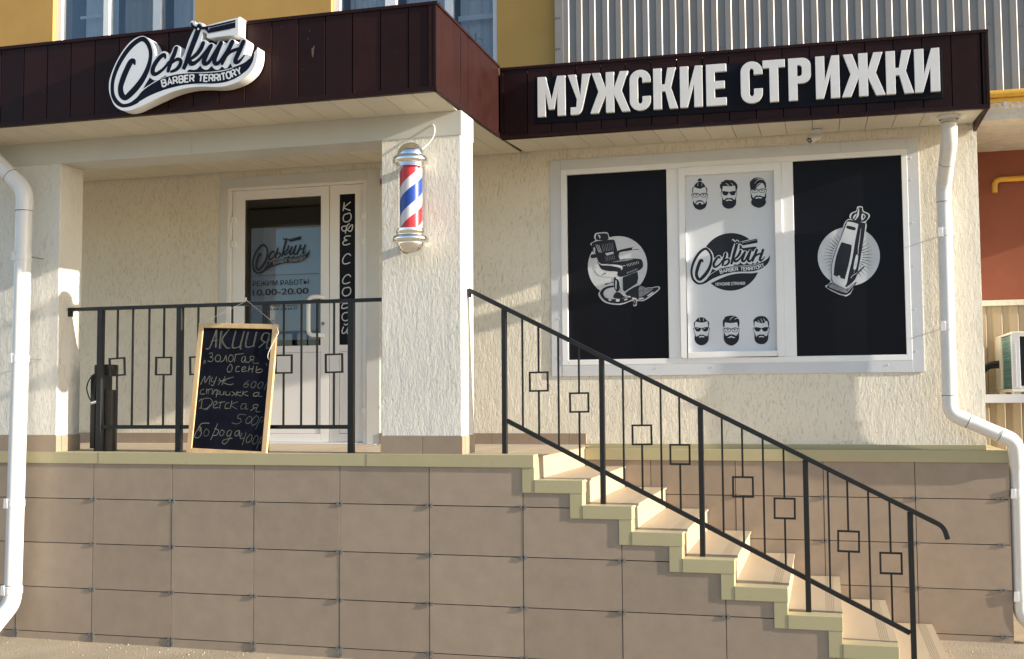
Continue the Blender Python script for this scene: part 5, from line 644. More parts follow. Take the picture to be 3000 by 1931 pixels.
rails.box(XC - .03, XC + .006, YL - .010, YR + .01, 3.884, TOPZ - .002, 1.05)
x = 2.6465
n = 0
while x < 5.60:
    board(x + .0012, x + .1722, YR, 3.400, 3.862, rnd.uniform(.75, 1.2), dr(x), dr(x + .173)); x += .1735
board(x + .001, 5.776, YR, 3.400, 3.862, .9, dr(x), dr(5.776))
def rail_r(x0, x1, y0, y1, z0, z1, t):
    rails.hexa([(x0, y0, z0 + dr(x0)), (x1, y0, z0 + dr(x1)), (x1, y1, z0 + dr(x1)), (x0, y1, z0 + dr(x0)), (x0, y0, z1 + dr(x0)), (x1, y0, z1 + dr(x1)), (x1, y1, z1 + dr(x1)), (x0, y1, z1 + dr(x0))], t)
rail_r(XC + .006, 2.645, YR - .003, YR + .02, 3.395, 3.862, .75)
rail_r(XC + .006, XE, YR - .006, YR + .03, 3.377, 3.402, .95)
for a, b in ((XC + .007, 3.30), (3.30, 4.63), (4.63, XE)):
    rail_r(a, b + .003, YR - .009 - .001 * rnd.random(), YR + .05, 3.860, 3.879 + .001 * rnd.random(), 1.0)
rail_r(5.778, 5.794, YR - .004, YR + .02, 3.39, 3.862, .6); rail_r(5.796, XE + .002, YR - .005, YR + .02, 3.39, 3.862, .75)
rail_r(XE - .02, XE, YR + .02, 1.555, 3.383, 3.402, 1.05); rail_r(XE - .018, XE - .006, YR + .02, 2.7, 3.402, 3.86, 1.05); rail_r(XE - .02, XE, YR + .02, 2.7, 3.86, 3.879, 1.05)
for px, pz, s in ((1.823, 3.668, 1.0), (1.80, 3.80, .25), (1.79, 3.75, .2), (2.36, 3.62, .12), (.62, 3.80, .2)):
    pts = [(px + s * u * .001, pz + s * v * .001) for u, v in ((-9, 26), (-2, 22), (4, 34), (12, 38), (8, 12), (6, -14), (2, -34), (-5, -30), (-8, -6))]
    mb = MB(); mb.sheet(pts, YL - .0036); mb.build("paint_scuff", M['scuff'], canopy, recalc=False)
boards.build("fascia_boards", M['brown'], canopy)
rails.build("fascia_trim", M['brown'], canopy, bevel=.0015)
mb = MB()
mb.box(-3.1, XC - .03, YL + .02, 2.7, 3.83, 3.868); mb.box(XC - .03, XE - .03, YR + .02, 2.7, 3.80, 3.835)  # unseen dark sheets on top of the canopy, added to block light
mb.box(-3.1, XC - .03, YL + .015, YL + .03, 3.40, 3.86, 1)
mb.box(XC + .01, XE - .03, YR + .015, YR + .03, 3.37, 3.83, 1); mb.box(XC - .03, XC - .012, YL + .02, YR + .03, 3.41, 3.86)
mb.build("roof_light_block", M['dark'], canopy)
sof, gapb = MB(), MB()
def slab(x0, x1, y0, y1, za, zb, tone=1):
    sof.hexa([(x0, y0, za), (x1, y0, za), (x1, y1, zb), (x0, y1, zb), (x0, y0, za + .01), (x1, y0, za + .01), (x1, y1, zb + .01), (x0, y1, zb + .01)], tone)
x = 2.084 - .178 * 30
while x < 2.55:
    w = min(.1742, XC - .024 - x)
    slab(x, x + w, YL + .022, -.001, 3.370, 3.362, rnd.uniform(.96, 1.04))
    slab(x, x + w, .252, 1.545, 3.372, 3.420, rnd.uniform(.96, 1.04)); x += .178
x = 2.622
while x < 5.78:
    w = min(.1725, XE - .024 - x)
    slab(x, x + w, YR + .022, 1.545, 3.388 + dr(x), 3.424 + dr(x) * .3, rnd.uniform(.96, 1.04)); x += .1763
sof.build("soffit", M['soffit'], canopy)
mb = MB()
mb.hexa([(-3.1, YL + .02, 3.385), (XC - .02, YL + .02, 3.385), (XC - .02, 1.552, 3.432), (-3.1, 1.552, 3.432), (-3.1, YL + .02, 3.395), (XC - .02, YL + .02, 3.395), (XC - .02, 1.552, 3.442), (-3.1, 1.552, 3.442)])
mb.hexa([(XC - .02, YR + .02, 3.402), (XE - .02, YR + .02, 3.376), (XE - .02, 1.552, 3.425), (XC - .02, 1.552, 3.437), (XC - .02, YR + .02, 3.410), (XE - .02, YR + .02, 3.385), (XE - .02, 1.552, 3.435), (XC - .02, 1.552, 3.447)])
mb.build("soffit_frame", M['dark'], canopy)
mb = MB()
mb.box(-3.1, .7215, -.004, .25, 3.207, 3.3625, .99); mb.box(.7225, 2.6195, -.0045, .25, 3.207, 3.3625, 1.0)
mb.build("beam", M['beam'], canopy, bevel=.002)

# ================================================================== APARTMENT BUILDING
bld = thing("apartment_building", "yellow and cream apartment house whose ground floor holds the barber shop", "building", (2.0, 2.0, -.06))
wall = MB()
Y0, Y1 = 1.56, 1.80
for x0, x1, z0, z1 in ((-3.1, .105, 1.0, 3.6), (.105, 1.33, 3.285, 3.6), (1.33, 2.925, 1.0, 3.6), (2.925, 5.34, 3.24, 3.6), (2.925, 5.34, 1.0, 1.815), (5.34, 5.815, 1.0, 3.6)):
    wall.box(x0, x1, Y0, Y1, z0, z1)
wall.build("ground_floor_wall", M['stucco'], bld)
mb = MB(); mb.box(5.60, 5.818, 1.801, 3.92, -.2, 3.36); mb.box(5.60, 5.79, 1.801, 3.92, 3.3602, 3.795); mb.box(5.80, 5.8175, 1.5615, 1.80, 1.21, 3.6); mb.build("side_wall", M['stucco'], bld)
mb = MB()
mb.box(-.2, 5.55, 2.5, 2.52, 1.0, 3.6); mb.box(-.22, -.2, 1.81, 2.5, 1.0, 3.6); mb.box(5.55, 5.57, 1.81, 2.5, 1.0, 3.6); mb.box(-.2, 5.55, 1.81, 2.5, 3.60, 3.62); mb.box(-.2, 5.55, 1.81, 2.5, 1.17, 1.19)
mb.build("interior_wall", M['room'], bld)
for x0, x1 in ((-3.1, .038), (1.443, 3.072)):
    mb = MB(); x = x0
    while x < x1 - .01:
        b = min(x + .298, x1); mb.box(x, b, 1.548, 1.562, 1.209, 1.297, rnd.uniform(.94, 1.06)); x += .300
    mb.build("skirting_tiles", M['base'], bld, bevel=.001)
mb = MB(); mb.box(-3.1, .038, 1.540, 1.5478, 1.2096, 1.2125); mb.box(1.443, 3.06, 1.540, 1.5478, 1.2096, 1.2125); mb.build("sealant", M['sign_white'], bld)

# ---- plinth under the shop window
pl_t, pl_b = MB(), MB()
for col in range(-4, 2):
    x0, x1 = 5.3516 + .6 * (col - 0) - .0 + .0022, 5.3516 + .6 * (col + 1) - .0022
    x1 = min(x1, 5.942)
    if x1 < x0 + .02: continue
    for z0, z1 in ((-.3, -.0375), (-.0375, .2625), (.2625, .5625), (.5625, .8625), (.8625, 1.13)):
        ty = rnd.uniform(-.0012, .0012)
        pl_t.hexa([(x0, 1.518, z0 + .0026), (x1, 1.518 + ty, z0 + .0026), (x1, 1.528, z0 + .0026), (x0, 1.528, z0 + .0026), (x0, 1.518, z1 - .0026), (x1, 1.518 + ty, z1 - .0026), (x1, 1.528, z1 - .0026), (x0, 1.528, z1 - .0026)], rnd.uniform(.93, 1.07))
pl_b.box(2.95, 5.938, 1.545, 1.559, -.3, 1.15); pl_b.box(5.57, 5.936, 1.5605, 1.80, -.3, .999)
plo = pl_t.build("plinth_tiles", M['tile'], bld)
pl_b.build("plinth_frame", M['dark'], bld)
mb = MB(); mb.box(5.9385, 5.9425, 1.529, 2.9, -.3, 1.12); mb.build("plinth_end", M['tile'], bld)
mb = MB()
mb.box(3.073, 5.946, 1.506, 1.556, 1.106, 1.188); mb.box(3.073, 5.815, 1.5535, 1.5595, 1.188, 1.222, .95); mb.box(5.818, 5.946, 1.557, 2.6, 1.106, 1.186, .98)
mb.build("plinth_trim", M['trim'], bld, bevel=.002)
for col in (-4, -3, -2, -1, 0):
    for z in (-.0375, .2625, .5625, .8625):
        x = 5.3516 + .6 * col
        if x - .05 < 5.42 and z < 0: continue
        mb = MB(); clip_mesh(mb, x, 1.5168, z); mb.build("tile_clip", M['steel'], bld)
for z in (-.0375, .2625, .5625, .8625):
    mb = MB(); clip_mesh(mb, 5.885, 1.5168, z); mb.build("tile_clip", M['steel'], bld)

# ---- shop window
def rect(x0, x1, z0, z1): return [(x0, z0), (x1, z0), (x1, z1), (x0, z1)]
mb = MB()
O_ = rect(2.817, 5.438, 1.718, 3.346)
mb.prism(rect(2.817, 2.898, 1.718, 3.346), 1.5525, 1.560); mb.prism(rect(5.363, 5.438, 1.718, 3.346), 1.5525, 1.560)
mb.prism(rect(2.8985, 4.92, 3.268, 3.346), 1.5520, 1.560); mb.prism(rect(4.921, 5.3625, 3.268, 3.346), 1.5525, 1.560)
mb.prism(rect(2.8985, 5.3625, 1.718, 1.800), 1.5515, 1.560)
for z in (1.86, 2.15, 2.45, 2.75, 3.05, 3.2):
    for x in (2.875, 5.385): mb.box(x - .004, x + .004, 1.5490, 1.553, z - .004, z + .004)
for x in (3.2, 3.6, 4.0, 4.4, 4.9, 5.2): mb.box(x - .004, x + .004, 1.5482, 1.552, 1.766, 1.774)
win = mb.build("shop_window", M['flash'], bld, bevel=.0012)
mb = MB()
fy0, fy1 = 1.550, 1.60
mb.box(2.8985, 2.944, fy0, fy1, 1.800, 3.268); mb.box(5.324, 5.3625, fy0, fy1, 1.800, 3.268)
mb.box(2.944, 5.324, fy0, fy1, 3.229, 3.268); mb.box(2.944, 5.324, fy0, fy1, 1.800, 1.840)
mb.box(3.692, 3.779, fy0 + .001, fy1, 1.840, 3.229); mb.box(4.512, 4.592, fy0 + .001, fy1, 1.840, 3.229)
mb.build("frame", M['pvc'], win, bevel=.0025)
mb = MB()
mb.box(3.7795, 3.8275, 1.540, 1.590, 1.8405, 3.2285); mb.box(4.4625, 4.5115, 1.540, 1.590, 1.8405, 3.2285)
mb.box(3.8275, 4.4625, 1.540, 1.590, 3.170, 3.2285); mb.box(3.8275, 4.4625, 1.540, 1.590, 1.8405, 1.882)
mb.build("sash", M['pvc'], win, bevel=.003)
for x0, x1, z0, z1, m in ((2.944, 3.692, 1.840, 3.229, 'black_film'), (3.8275, 4.4625, 1.882, 3.170, 'white_film'), (4.592, 5.324, 1.840, 3.229, 'black_film')):
    mb = MB(); mb.box(x0, x1, 1.5735, 1.585, z0, z1)
    mb.build("pane", M[m], win, label={'black_film': "black filmed pane with a white printed picture", 'white_film': "white filmed pane with bearded heads and the round logo"}[m])
mb = MB(); mb.box(5.02, 5.055, 1.544, 1.5505, 1.812, 1.824); mb.build("drain_cap", M['pvc'], win)
art_part(CHAIR, 1.5727, win, "printed_chair", INK)
art_part(CLIPPER, 1.5727, win, "printed_clipper", INK)
hm = {'K': M['ink'], 'W': M['white_film'], 'G': M['grey_print']}
heads = {}
for it in FACES:
    u = sum(p[0] for p in it[2]) / len(it[2]) if it[0] != 'C' else it[2][0]; v = it[2][0][1] if it[0] != 'C' else it[2][1]
    heads.setdefault((0 if u < 4.04 else 1 if u < 4.25 else 2, v > 2.5), []).append(it)
for it in heads.values(): art_part(it, 1.5727, win, "printed_head", hm)
lm = {'K': M['ink'], 'W': M['white_film']}
art_part(PANE_CIRCLE, 1.5731, win, "printed_disc", lm)
art_part([['S', 'W', SIL]], 1.5728, win, "printed_halo", lm, xf=AFF_PANE)
art_part(LOGO, 1.5725, win, "printed_logo", lm, xf=AFF_PANE, step=.00008)
text_mesh("МУЖСКИЕ СТРИЖКИ", PANE_TXT[0][0], PANE_TXT[0][1], PANE_TXT[1][0] - PANE_TXT[0][0], PANE_TXT[2], 1.5724, win, "lettering", M['white_film'], .03)

# ---- entrance door
mb = MB()
mb.prism(rect(.041, .104, 1.2095, 3.372), 1.5535, 1.5605); mb.prism(rect(1.331, 1.442, 1.2095, 3.372), 1.5535, 1.5605); mb.prism(rect(.1045, 1.3305, 3.290, 3.372), 1.5530, 1.5605)
for x in (.045, 1.43): 
    for z in (1.5, 2.1, 2.7, 3.3): mb.box(x + .02, x + .027, 1.5505, 1.554, z - .004, z + .004)
door = mb.build("entrance_door", M['doorcase'], bld, bevel=.001)
mb = MB()
mb.box(.105, .1345, 1.562, 1.64, 1.2095, 3.290); mb.box(1.3015, 1.3305, 1.562, 1.64, 1.2095, 3.290); mb.box(.1345, 1.3015, 1.562, 1.64, 3.267, 3.290); mb.box(.1345, 1.3015, 1.562, 1.64, 1.2095, 1.222)
mb.build("frame", M['doorpvc'], door, bevel=.002)
mb = MB(); mb.box(.1345, 1.3015, 1.612, 1.64, 1.222, 3.267); 
mbs = MB(); mbs.box(.1345, .1405, 1.595, 1.611, 1.222, 3.267); mbs.box(.9965, 1.0025, 1.595, 1.611, 1.222, 3.267); mbs.box(1.2965, 1.3015, 1.595, 1.611, 1.222, 3.267)
mbs.build("seam", M['seam'], door)
def leaf(x0, x1, gx0, gx1, gz0, gz1, nm):
    mb = MB(); y = 1.583
    mb.box(x0, gx0, y, 1.62, 1.226, 3.264); mb.box(gx1, x1, y, 1.62, 1.226, 3.264)
    mb.box(gx0, gx1, y, 1.62, gz1, 3.264); mb.box(gx0, gx1, y, 1.62, 1.937, gz0); mb.box(gx0, gx1, y, 1.62, 1.226, 1.290)
    lf = mb.build("leaf", M['doorpvc'], door, bevel=.0022)
    mb = MB(); mb.box(gx0 + .0025, gx1 - .0025, y + .004, 1.612, 1.2925, 1.9345); mb.build("lower_panel", M['doorpvc'], door, bevel=.0015)
    return lf
leaf(.1395, .9965, .245, .925, 1.990, 3.190, "main")
leaf(1.0020, 1.2965, 1.085, 1.220, 1.990, 3.190, "side")
mb = MB(); mb.box(.245, .925, 1.600, 1.605, 1.990, 3.190); mb.build("glass_pane", M['glass'], door)
mb = MB(); mb.box(.283, .922, 1.632, 1.636, 2.04, 2.96); mb.build("poster", M['poster'], door)
mb = MB(); mb.box(.246, .262, 1.606, 1.626, 1.99, 3.19); mb.box(.246, .924, 1.606, 1.626, 3.175, 3.19); mb.build("glazing_bead", M['seam'], door)
mb = MB(); mb.box(1.085, 1.220, 1.5895, 1.60, 1.990, 3.190); mb.build("black_strip", M['black_film'], door)
for sel in (STRIP[:6], STRIP[6:7], STRIP[7:]): art_part(sel, 1.5885, door, "lettering", {'W': M['white_print']})
art_part([i for i in LOGO], 1.5992, door, "printed_logo", {'K': M['ink'], 'W': M['grey_print']}, xf=AFF_DOOR, step=.00006)
text_mesh("РЕЖИМ РАБОТЫ", .315, 2.4815, .497, .043, 1.5988, door, "lettering", M['ink'], .006)
text_mesh("10.00-20.00", .316, 2.4045, .494, .050, 1.5988, door, "lettering", M['ink'], .010)
text_mesh("+3435 22 40206", .469, 2.309, .245, .018, 1.5988, door, "lettering", M['ink'], .003)
text_mesh("8 909 318 64 77", .469, 2.281, .245, .018, 1.5988, door, "lettering", M['ink'], .006)
mb = MB(); mb.box(.258, .905, 1.5988, 1.5995, 2.5645, 2.5675); mb.build("rule_line", M['ink'], door)
def hinge(x, z, s):
    mb = MB()
    mb.tube([(x, 1.572, z - .105), (x, 1.572, z - .055)], .0125, 12); mb.tube([(x, 1.572, z - .053), (x, 1.572, z - .001)], .0125, 12)
    mb.box(min(x, x + s * .058), max(x, x + s * .058), 1.562, 1.584, z - .050, z - .004)
    mb.build("hinge", M['doorpvc'], door, bevel=.002)
for z in (3.052, 2.855, 1.52): hinge(.122, z, 1)
for z in (3.03, 2.83, 1.50):
    mb = MB(); mb.tube([(1.311, 1.572, z - .002), (1.311, 1.572, z + .045)], .0115, 12); mb.tube([(1.311, 1.572, z - .055), (1.311, 1.572, z - .004)], .0125, 12)
    mb.box(1.286, 1.337, 1.560, 1.580, z - .052, z - .006); mb.build("hinge", M['doorpvc'], door, bevel=.002)
mb = MB(); mb.tube(fillet([(.945, 1.583, 2.372), (.945, 1.535, 2.372), (.852, 1.515, 2.372), (.852, 1.515, 2.068), (.945, 1.535, 2.068), (.945, 1.583, 2.068)], .05, 6), .0165, 14)
mb.build("handle", M['sign_white'], door)
mb = MB(); mb.tube([(.947, 1.584, 2.163), (.947, 1.576, 2.163)], .013, 16); mb.box(.9445, .9495, 1.572, 1.577, 2.142, 2.176); mb.build("lock", M['steel'], door)
mb = MB(); mb.box(.06, 1.42, 1.50, 1.562, 1.2096, 1.2125); mb.build("threshold", M['acgrey'], door, bevel=.001)

# ---- upper storey
uw = MB()
YU = 2.75
wins = [(-2.52, -.935), (.475, 2.062)]
ys = [-8] + [v for w in wins for v in w] + [2.66]
for i in range(0, len(ys), 2): uw.box(ys[i], ys[i + 1], YU, YU + .3, 3.0, 7.5)
for a, b in wins: uw.box(a, b, YU, YU + .3, 3.0, 4.25); uw.box(a, b, YU, YU + .3, 5.95, 7.5)
uw.build("upper_wall", M['yellow'], bld)
for wi, (a, b) in enumerate(wins):
    mb = MB()
    yf0, yf1 = YU + .05, YU + .12
    z0, z1 = 4.25, 5.95
    mb.box(a, a + .065, yf0, yf1, z0, z1); mb.box(b - .05, b, yf0, yf1, z0, z1); mb.box(a, b, yf0 + .001, yf1, z0, z0 + .06); mb.box(a, b, yf0 + .001, yf1, z1 - .06, z1)
    ms = ((-1.98, .066), (-1.425, .085)) if wi == 0 else ((.985, .11), (1.56, .075))
    for x, w in ms: mb.box(x, x + w, yf0, yf1, z0 + .06, z1 - .06)
    wo = mb.build("upper_window", M['pvc'], bld, bevel=.004)
    edges = [a + .065] + [v for x, w in ms for v in (x, x + w)] + [b - .05]
    for i in range(0, 6, 2):
        mb = MB(); mb.box(edges[i], edges[i + 1], yf0 + .03, yf0 + .034, z0 + .06, z1 - .06); mb.build("pane", M['glass_up'], wo)
    for i in range(0, 6, 2):                                # folded voile behind each light
        mb = MB(); x = edges[i] + (.10 if i == 0 and wi == 0 else 0); x1 = edges[i + 1]
        pts = []; k = 0
        while x < x1:
            pts.append((x, YU + .30 + .018 * math.sin(k * 1.25 + i) + .008 * math.sin(k * .53))); x += .017; k += 1
        for p, q in zip(pts[:-1], pts[1:]):
            mb.mesh([(p[0], p[1], 4.26), (q[0], q[1], 4.26), (q[0], q[1], 5.9), (p[0], p[1], 5.9)], [(0, 1, 2, 3)], 1, True)
        mb.build("curtain", M['curtain_dark' if (wi == 0 and i == 2) else 'curtain'], wo, recalc=False, sharp=90)
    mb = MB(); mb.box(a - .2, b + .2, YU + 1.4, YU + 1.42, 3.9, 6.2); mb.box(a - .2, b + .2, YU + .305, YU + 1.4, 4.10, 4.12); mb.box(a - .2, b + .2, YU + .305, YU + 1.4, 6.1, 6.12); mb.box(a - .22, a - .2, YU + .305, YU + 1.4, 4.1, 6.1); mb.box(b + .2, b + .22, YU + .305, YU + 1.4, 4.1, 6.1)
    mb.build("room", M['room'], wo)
    mb = MB()
    if wi == 1:
        mb.box(1.64, 2.0, YU + .20, YU + .215, 4.985, 5.03)
        mb.build("curtain_rail", M['pvc'], wo)
        mb = MB()
        for k in range(70):                                # a feathery house plant on the sill
            t = rnd.random(); cx = 1.80 + rnd.gauss(0, .07); cz = 4.35 + t * .50; an = rnd.uniform(0, 6.28); l = rnd.uniform(.03, .07) * (1.1 - t * .6)
            dx, dz = math.cos(an) * l, abs(math.sin(an)) * l
            cy = YU + .19 + rnd.uniform(-.03, .03)
            mb.face([(cx, cy, cz), (cx + dx * .5 - dz * .1, cy + .004, cz + dz * .5 + dx * .1), (cx + dx, cy, cz + dz), (cx + dx * .5 + dz * .1, cy - .004, cz + dz * .5 - dx * .1)])
        mb.tube([(1.80, YU + .19, 4.31), (1.81, YU + .19, 4.85)], .004, 6)
        mb.build("house_plant", M['leafy'], wo, recalc=False)
    else:
        mb.box(-2.36, -2.10, YU + .21, YU + .225, 5.40, 5.425); mb.build("curtain_rail", M['pvc'], wo)

# ---- grey profiled sheet of the balcony front
mb = MB()
prof = []
x = 2.672
while x < 9.2:
    prof += [(x, 2.700), (x + .046, 2.700), (x + .058, 2.712), (x + .103, 2.712)]; x += .1149
for p, q in zip(prof[:-1], prof[1:]):
    mb.mesh([(p[0], p[1], 3.912), (q[0], q[1], 3.912), (q[0], q[1], 7.5), (p[0], p[1], 7.5)], [(0, 1, 2, 3)], 1.0 if abs(p[1] - q[1]) < .001 else 1.0)
mb.box(2.60, 2.6705, 2.694, 2.76, 3.5, 7.5)
for i in range(28):
    xx = 2.672 + .1149 * (2 * i + 1) + .082
    for zz in (4.08, 4.42, 5.0):
        mb.lathe([(.0001, 0), (.009, .0)], 0, 0, 6) if False else None
        mb.tube([(xx, 2.711, zz + .02 * (i % 3)), (xx, 2.704, zz + .02 * (i % 3))], .0085, 8)
for zz in (4.30, 4.57, 4.84): mb.tube([(2.625, 2.693, zz), (2.625, 2.688, zz)], .008, 8); mb.tube([(2.652, 2.693, zz), (2.652, 2.688, zz)], .008, 8)
mb.build("balcony_cladding", M['corr'], bld, recalc=False)
mb = MB(); mb.box(5.795, 9.2, 2.715, 2.95, 3.690, 3.905); mb.box(5.83, 9.2, 2.70, 2.7149, 3.690, 3.775); mb.box(5.795, 9.2, 2.95, 3.93, 3.692, 3.9)
mb.build("balcony_slab", M['concrete'], bld)
mb = MB(); mb.box(5.55, 9.2, 3.925, 4.1, -.3, 3.692); mb.build("recess_wall", M['orange'], bld)

# ================================================================== LOGO SIGN
logo = thing("logo_sign", "white three dimensional script logo sign with razor on the dark brown canopy front", "sign", (.95, -.5, 3.4))
sil = catmull([tuple(p) for p in SIL], True, 4)
mb = MB(); mb.prism(sil, -.5595, -.4705)
mb.build("sign_body", M['sign_white'], logo, recalc=True, sharp=30)
cxm = sum(p[0] for p in sil) / len(sil); czm = sum(p[1] for p in sil) / len(sil)
mb = MB(); mb.sheet(sil, -.5600); mb.build("sign_face", M['sign_face'], logo, recalc=False)
art_part(LOGO, -.5603, logo, "lettering", {'K': M['sign_ink'], 'W': M['sign_face']}, step=.00012)

# ================================================================== BIG LETTER SIGN
GL = {
 'М': (lambda W: [[(0, 0), (.42, 0), (.42, .62 * 2.05), (.78 * W / 1.45, .37), (.97 * W / 1.45 - .30 + .0, .37)]]),
}
def glyph(ch, w, h):
    """outline of a condensed bold capital, stroke s; returns outer loop and holes in metres"""
    s = .0565; sh = .052
    def arc(cx, cz, rx, rz, a0, a1, n=8): return [(cx + rx * math.cos(R(a0 + (a1 - a0) * i / n)), cz + rz * math.sin(R(a0 + (a1 - a0) * i / n))) for i in range(n + 1)]
    if ch == 'М':
        return [(0, 0), (s, 0), (s, h * .60), (w * .5 - .020, h * .17), (w * .5 + .020, h * .17), (w - s, h * .60), (w - s, 0), (w, 0), (w, h), (w - s * 1.02, h), (w * .5, h * .42), (s * 1.02, h), (0, h)], []
    if ch == 'У':
        return [(.018, 0)] + [(.058, 0)] + arc(.058, .062, .046, .062, -80, -15, 5) + [(w, h), (w - s * 1.0, h), (w * .55, h * .45), (s, h), (0, h), (w * .40, .105)] + [(.046 + .012, sh)] + [(.018, sh)], []
    if ch == 'Ж':
        c0, c1 = w / 2 - s / 2, w / 2 + s / 2
        return [(0, 0), (s, 0), (c0, h * .43), (c0, 0), (c1, 0), (c1, h * .43), (w - s, 0), (w, 0), (w * .79, h * .53), (w - .012, h), (w - s - .012, h), (c1, h * .60), (c1, h), (c0, h), (c0, h * .60), (s + .012, h), (.012, h), (w * .21, h * .53)], []
    if ch == 'С':
        ro = w / 2; ri = w / 2 - s; zt = h - .068; zb = .068
        o = [(w, h * .685), (w, zt)] + arc(w / 2, zt, ro, .068, 10, 170, 12) + [(0, zt), (0, zb)] + arc(w / 2, zb, ro, .068, 190, 350, 12) + [(w, zb), (w, h * .345), (w - s, h * .345), (w - s, zb)]
        o += arc(w / 2, zb, ri, .022, -10, -170, 8) + [(s, zb), (s, zt)] + arc(w / 2, zt, ri, .022, 170, 10, 8) + [(w - s, zt), (w - s, h * .685)]
        return o, []
    if ch == 'К':
        return [(0, 0), (s, 0), (s, h * .43), (s + .024, h * .43), (w - s, 0), (w, 0), (w * .72, h * .52), (w - .012, h), (w - s - .012, h), (s + .022, h * .60), (s, h * .60), (s, h), (0, h)], []
    if ch == 'И':
        return [(0, 0), (s * .86, 0), (w - s, h * .56), (w - s, 0), (w, 0), (w, h), (w - s * .86, h), (s, h * .42), (s, h), (0, h)], []
    if ch == 'Е':
        return [(0, 0), (w, 0), (w, sh), (s, sh), (s, h * .41), (w * .92, h * .41), (w * .92, h * .59), (s, h * .59), (s, h - sh), (w, h - sh), (w, h), (0, h)], []
    if ch == 'Т':
        return [(w / 2 - s / 2, 0), (w / 2 + s / 2, 0), (w / 2 + s / 2, h - sh), (w, h - sh), (w, h), (0, h), (0, h - sh), (w / 2 - s / 2, h - sh)], []
    if ch == 'Р':
        o = [(0, 0), (s, 0), (s, h * .40), (w - .055, h * .40)] + arc(w - .055, h * .40 + .055, .055, .055, -80, 0, 6) + [(w, h - .055)] + arc(w - .055, h - .055, .055, .055, 10, 90, 6) + [(0, h)]
        hz0, hz1 = h * .40 + .047, h - .047
        hole = [(s, hz0), (w - s - .012, hz0)] + arc(w - s - .016, hz0 + .018, .016, .018, -70, 0, 4) + [(w - s, hz1 - .018)] + arc(w - s - .016, hz1 - .018, .016, .018, 20, 90, 4) + [(s, hz1)]
        return o, [hole]
ls = thing("letter_sign", "raised white block letters on a long black panel across the brown canopy", "sign", (4.2, .86, 3.45))
sl = lambda x: -.0102 * (x - 2.9)
mb = MB()
mb.hexa([(2.876, .868, 3.462), (5.540, .868, 3.434), (5.540, .8735, 3.434), (2.876, .8735, 3.462), (2.876, .868, 3.790), (5.540, .868, 3.752), (5.540, .8735, 3.752), (2.876, .8735, 3.790)])
mb.build("backing_panel", M['panel'], ls, bevel=.0015)
for ch, x0, x1 in BIG:
    o_, hs = glyph(ch, x1 - x0, .279)
    T = lambda l: [(x0 + p[0], 3.5015 + sl(x0 + p[0]) + p[1]) for p in l]
    mb = MB(); mb.prism(T(o_), .8400, .8675, [T(h_) for h_ in hs])
    mb.build("letter", M['letter'], ls, bevel=.0016)

# ================================================================== BARBER POLE
PX, PY = 2.346, -.17
bp = thing("barber_pole", "chrome capped barber pole with red white and blue spiral on the stucco pillar", "barber pole", (PX, PY, POLE_Z))
mb = MB(); mb.lathe([(.0001, 2.588), (.069, 2.588), (.069, 2.988), (.0001, 2.988)], PX, PY); mb.build("striped_cylinder", pole_mat(), bp)
g2 = glass_mat("clear pole tube", (.97, .97, .97), see=1.0, ior=1.25, k=.35)
mb = MB(); mb.lathe([(.0855, 2.585), (.0855, 2.992)], PX, PY); mb.build("glass_tube", g2, bp)
dome = [(.0001, 3.138)] + [(.086 * math.sin(R(a)), 3.056 + .082 * math.cos(R(a))) for a in range(8, 91, 8)] + [(.086, 3.056)]
mb = MB(); mb.lathe(dome + [(.0895, 3.054), (.102, 3.050), (.1095, 3.040), (.112, 3.026), (.1095, 3.012), (.101, 3.006), (.090, 3.004), (.0925, 3.000), (.0925, 2.992), (.0885, 2.990), (.0895, 2.982), (.084, 2.980), (.07, 2.981)], PX, PY, 56); mb.build("top_cap", M['chrome'], bp, sharp=50)
dome = [(.086 * math.sin(R(a)), 2.512 - .082 * math.cos(R(a))) for a in range(88, 4, -8)] + [(.0001, 2.430)]
mb = MB(); mb.lathe([(.07, 2.597), (.0885, 2.598), (.0885, 2.588), (.0925, 2.586), (.0925, 2.574), (.088, 2.570), (.088, 2.562), (.102, 2.558), (.1095, 2.550), (.1135, 2.538), (.1105, 2.522), (.101, 2.515), (.089, 2.513), (.086, 2.512)] + dome, PX, PY, 56); mb.build("bottom_cap", M['chrome'], bp, sharp=50)
for z in (3.03, 2.54):
    mb = MB(); mb.box(PX - .03, PX + .03, -.075, .0, z - .02, z + .02); mb.build("wall_bracket", M['chrome'], bp, bevel=.003)
mb = MB(); mb.tube(catmull([(2.43, -.005, 3.285), (2.447, -.018, 3.262), (2.452, -.035, 3.215), (2.436, -.06, 3.165), (2.41, -.09, 3.125), (2.395, -.12, 3.10)], False, 6), .0032, 8); mb.build("cable", M['rope'], bp)

# ================================================================== DOWNPIPES
lp = thing("downpipe", "white plastic downpipe with elbow foot standing before the stucco pillar and beige tiled porch", "downpipe", (-.5, -.14, -.05), "white downpipes")
mb = MB(); mb.tube([(-.482, -.14, 2.93), (-.4925, -.14, 1.85)], .0545, 24); mb.tube([(-.4925, -.14, 1.85), (-.505, -.15, .30)], .0565, 24); mb.build("pipe", M['pipe'], lp)
mb = MB(); mb.tube(fillet([(-.482, -.14, 2.86), (-.481, -.14, 3.005), (-.60, -.14, 3.115)], .085), .0575, 24); mb.build("elbow", M['pipe'], lp)
mb = MB(); mb.tube([(-.565, -.14, 3.083), (-.87, -.14, 3.365)], .0545, 24); mb.build("pipe", M['pipe'], lp)
mb = MB()
pth = fillet([(-.505, -.15, .335), (-.508, -.15, .215), (-.612, -.215, .055)], .13, 10)
mb.tube(pth, .0585, 24, cap=False); mb.tube([p for p in reversed(pth)], .0545, 24, cap=False); mb.build("elbow", M['pipe'], lp, recalc=False)
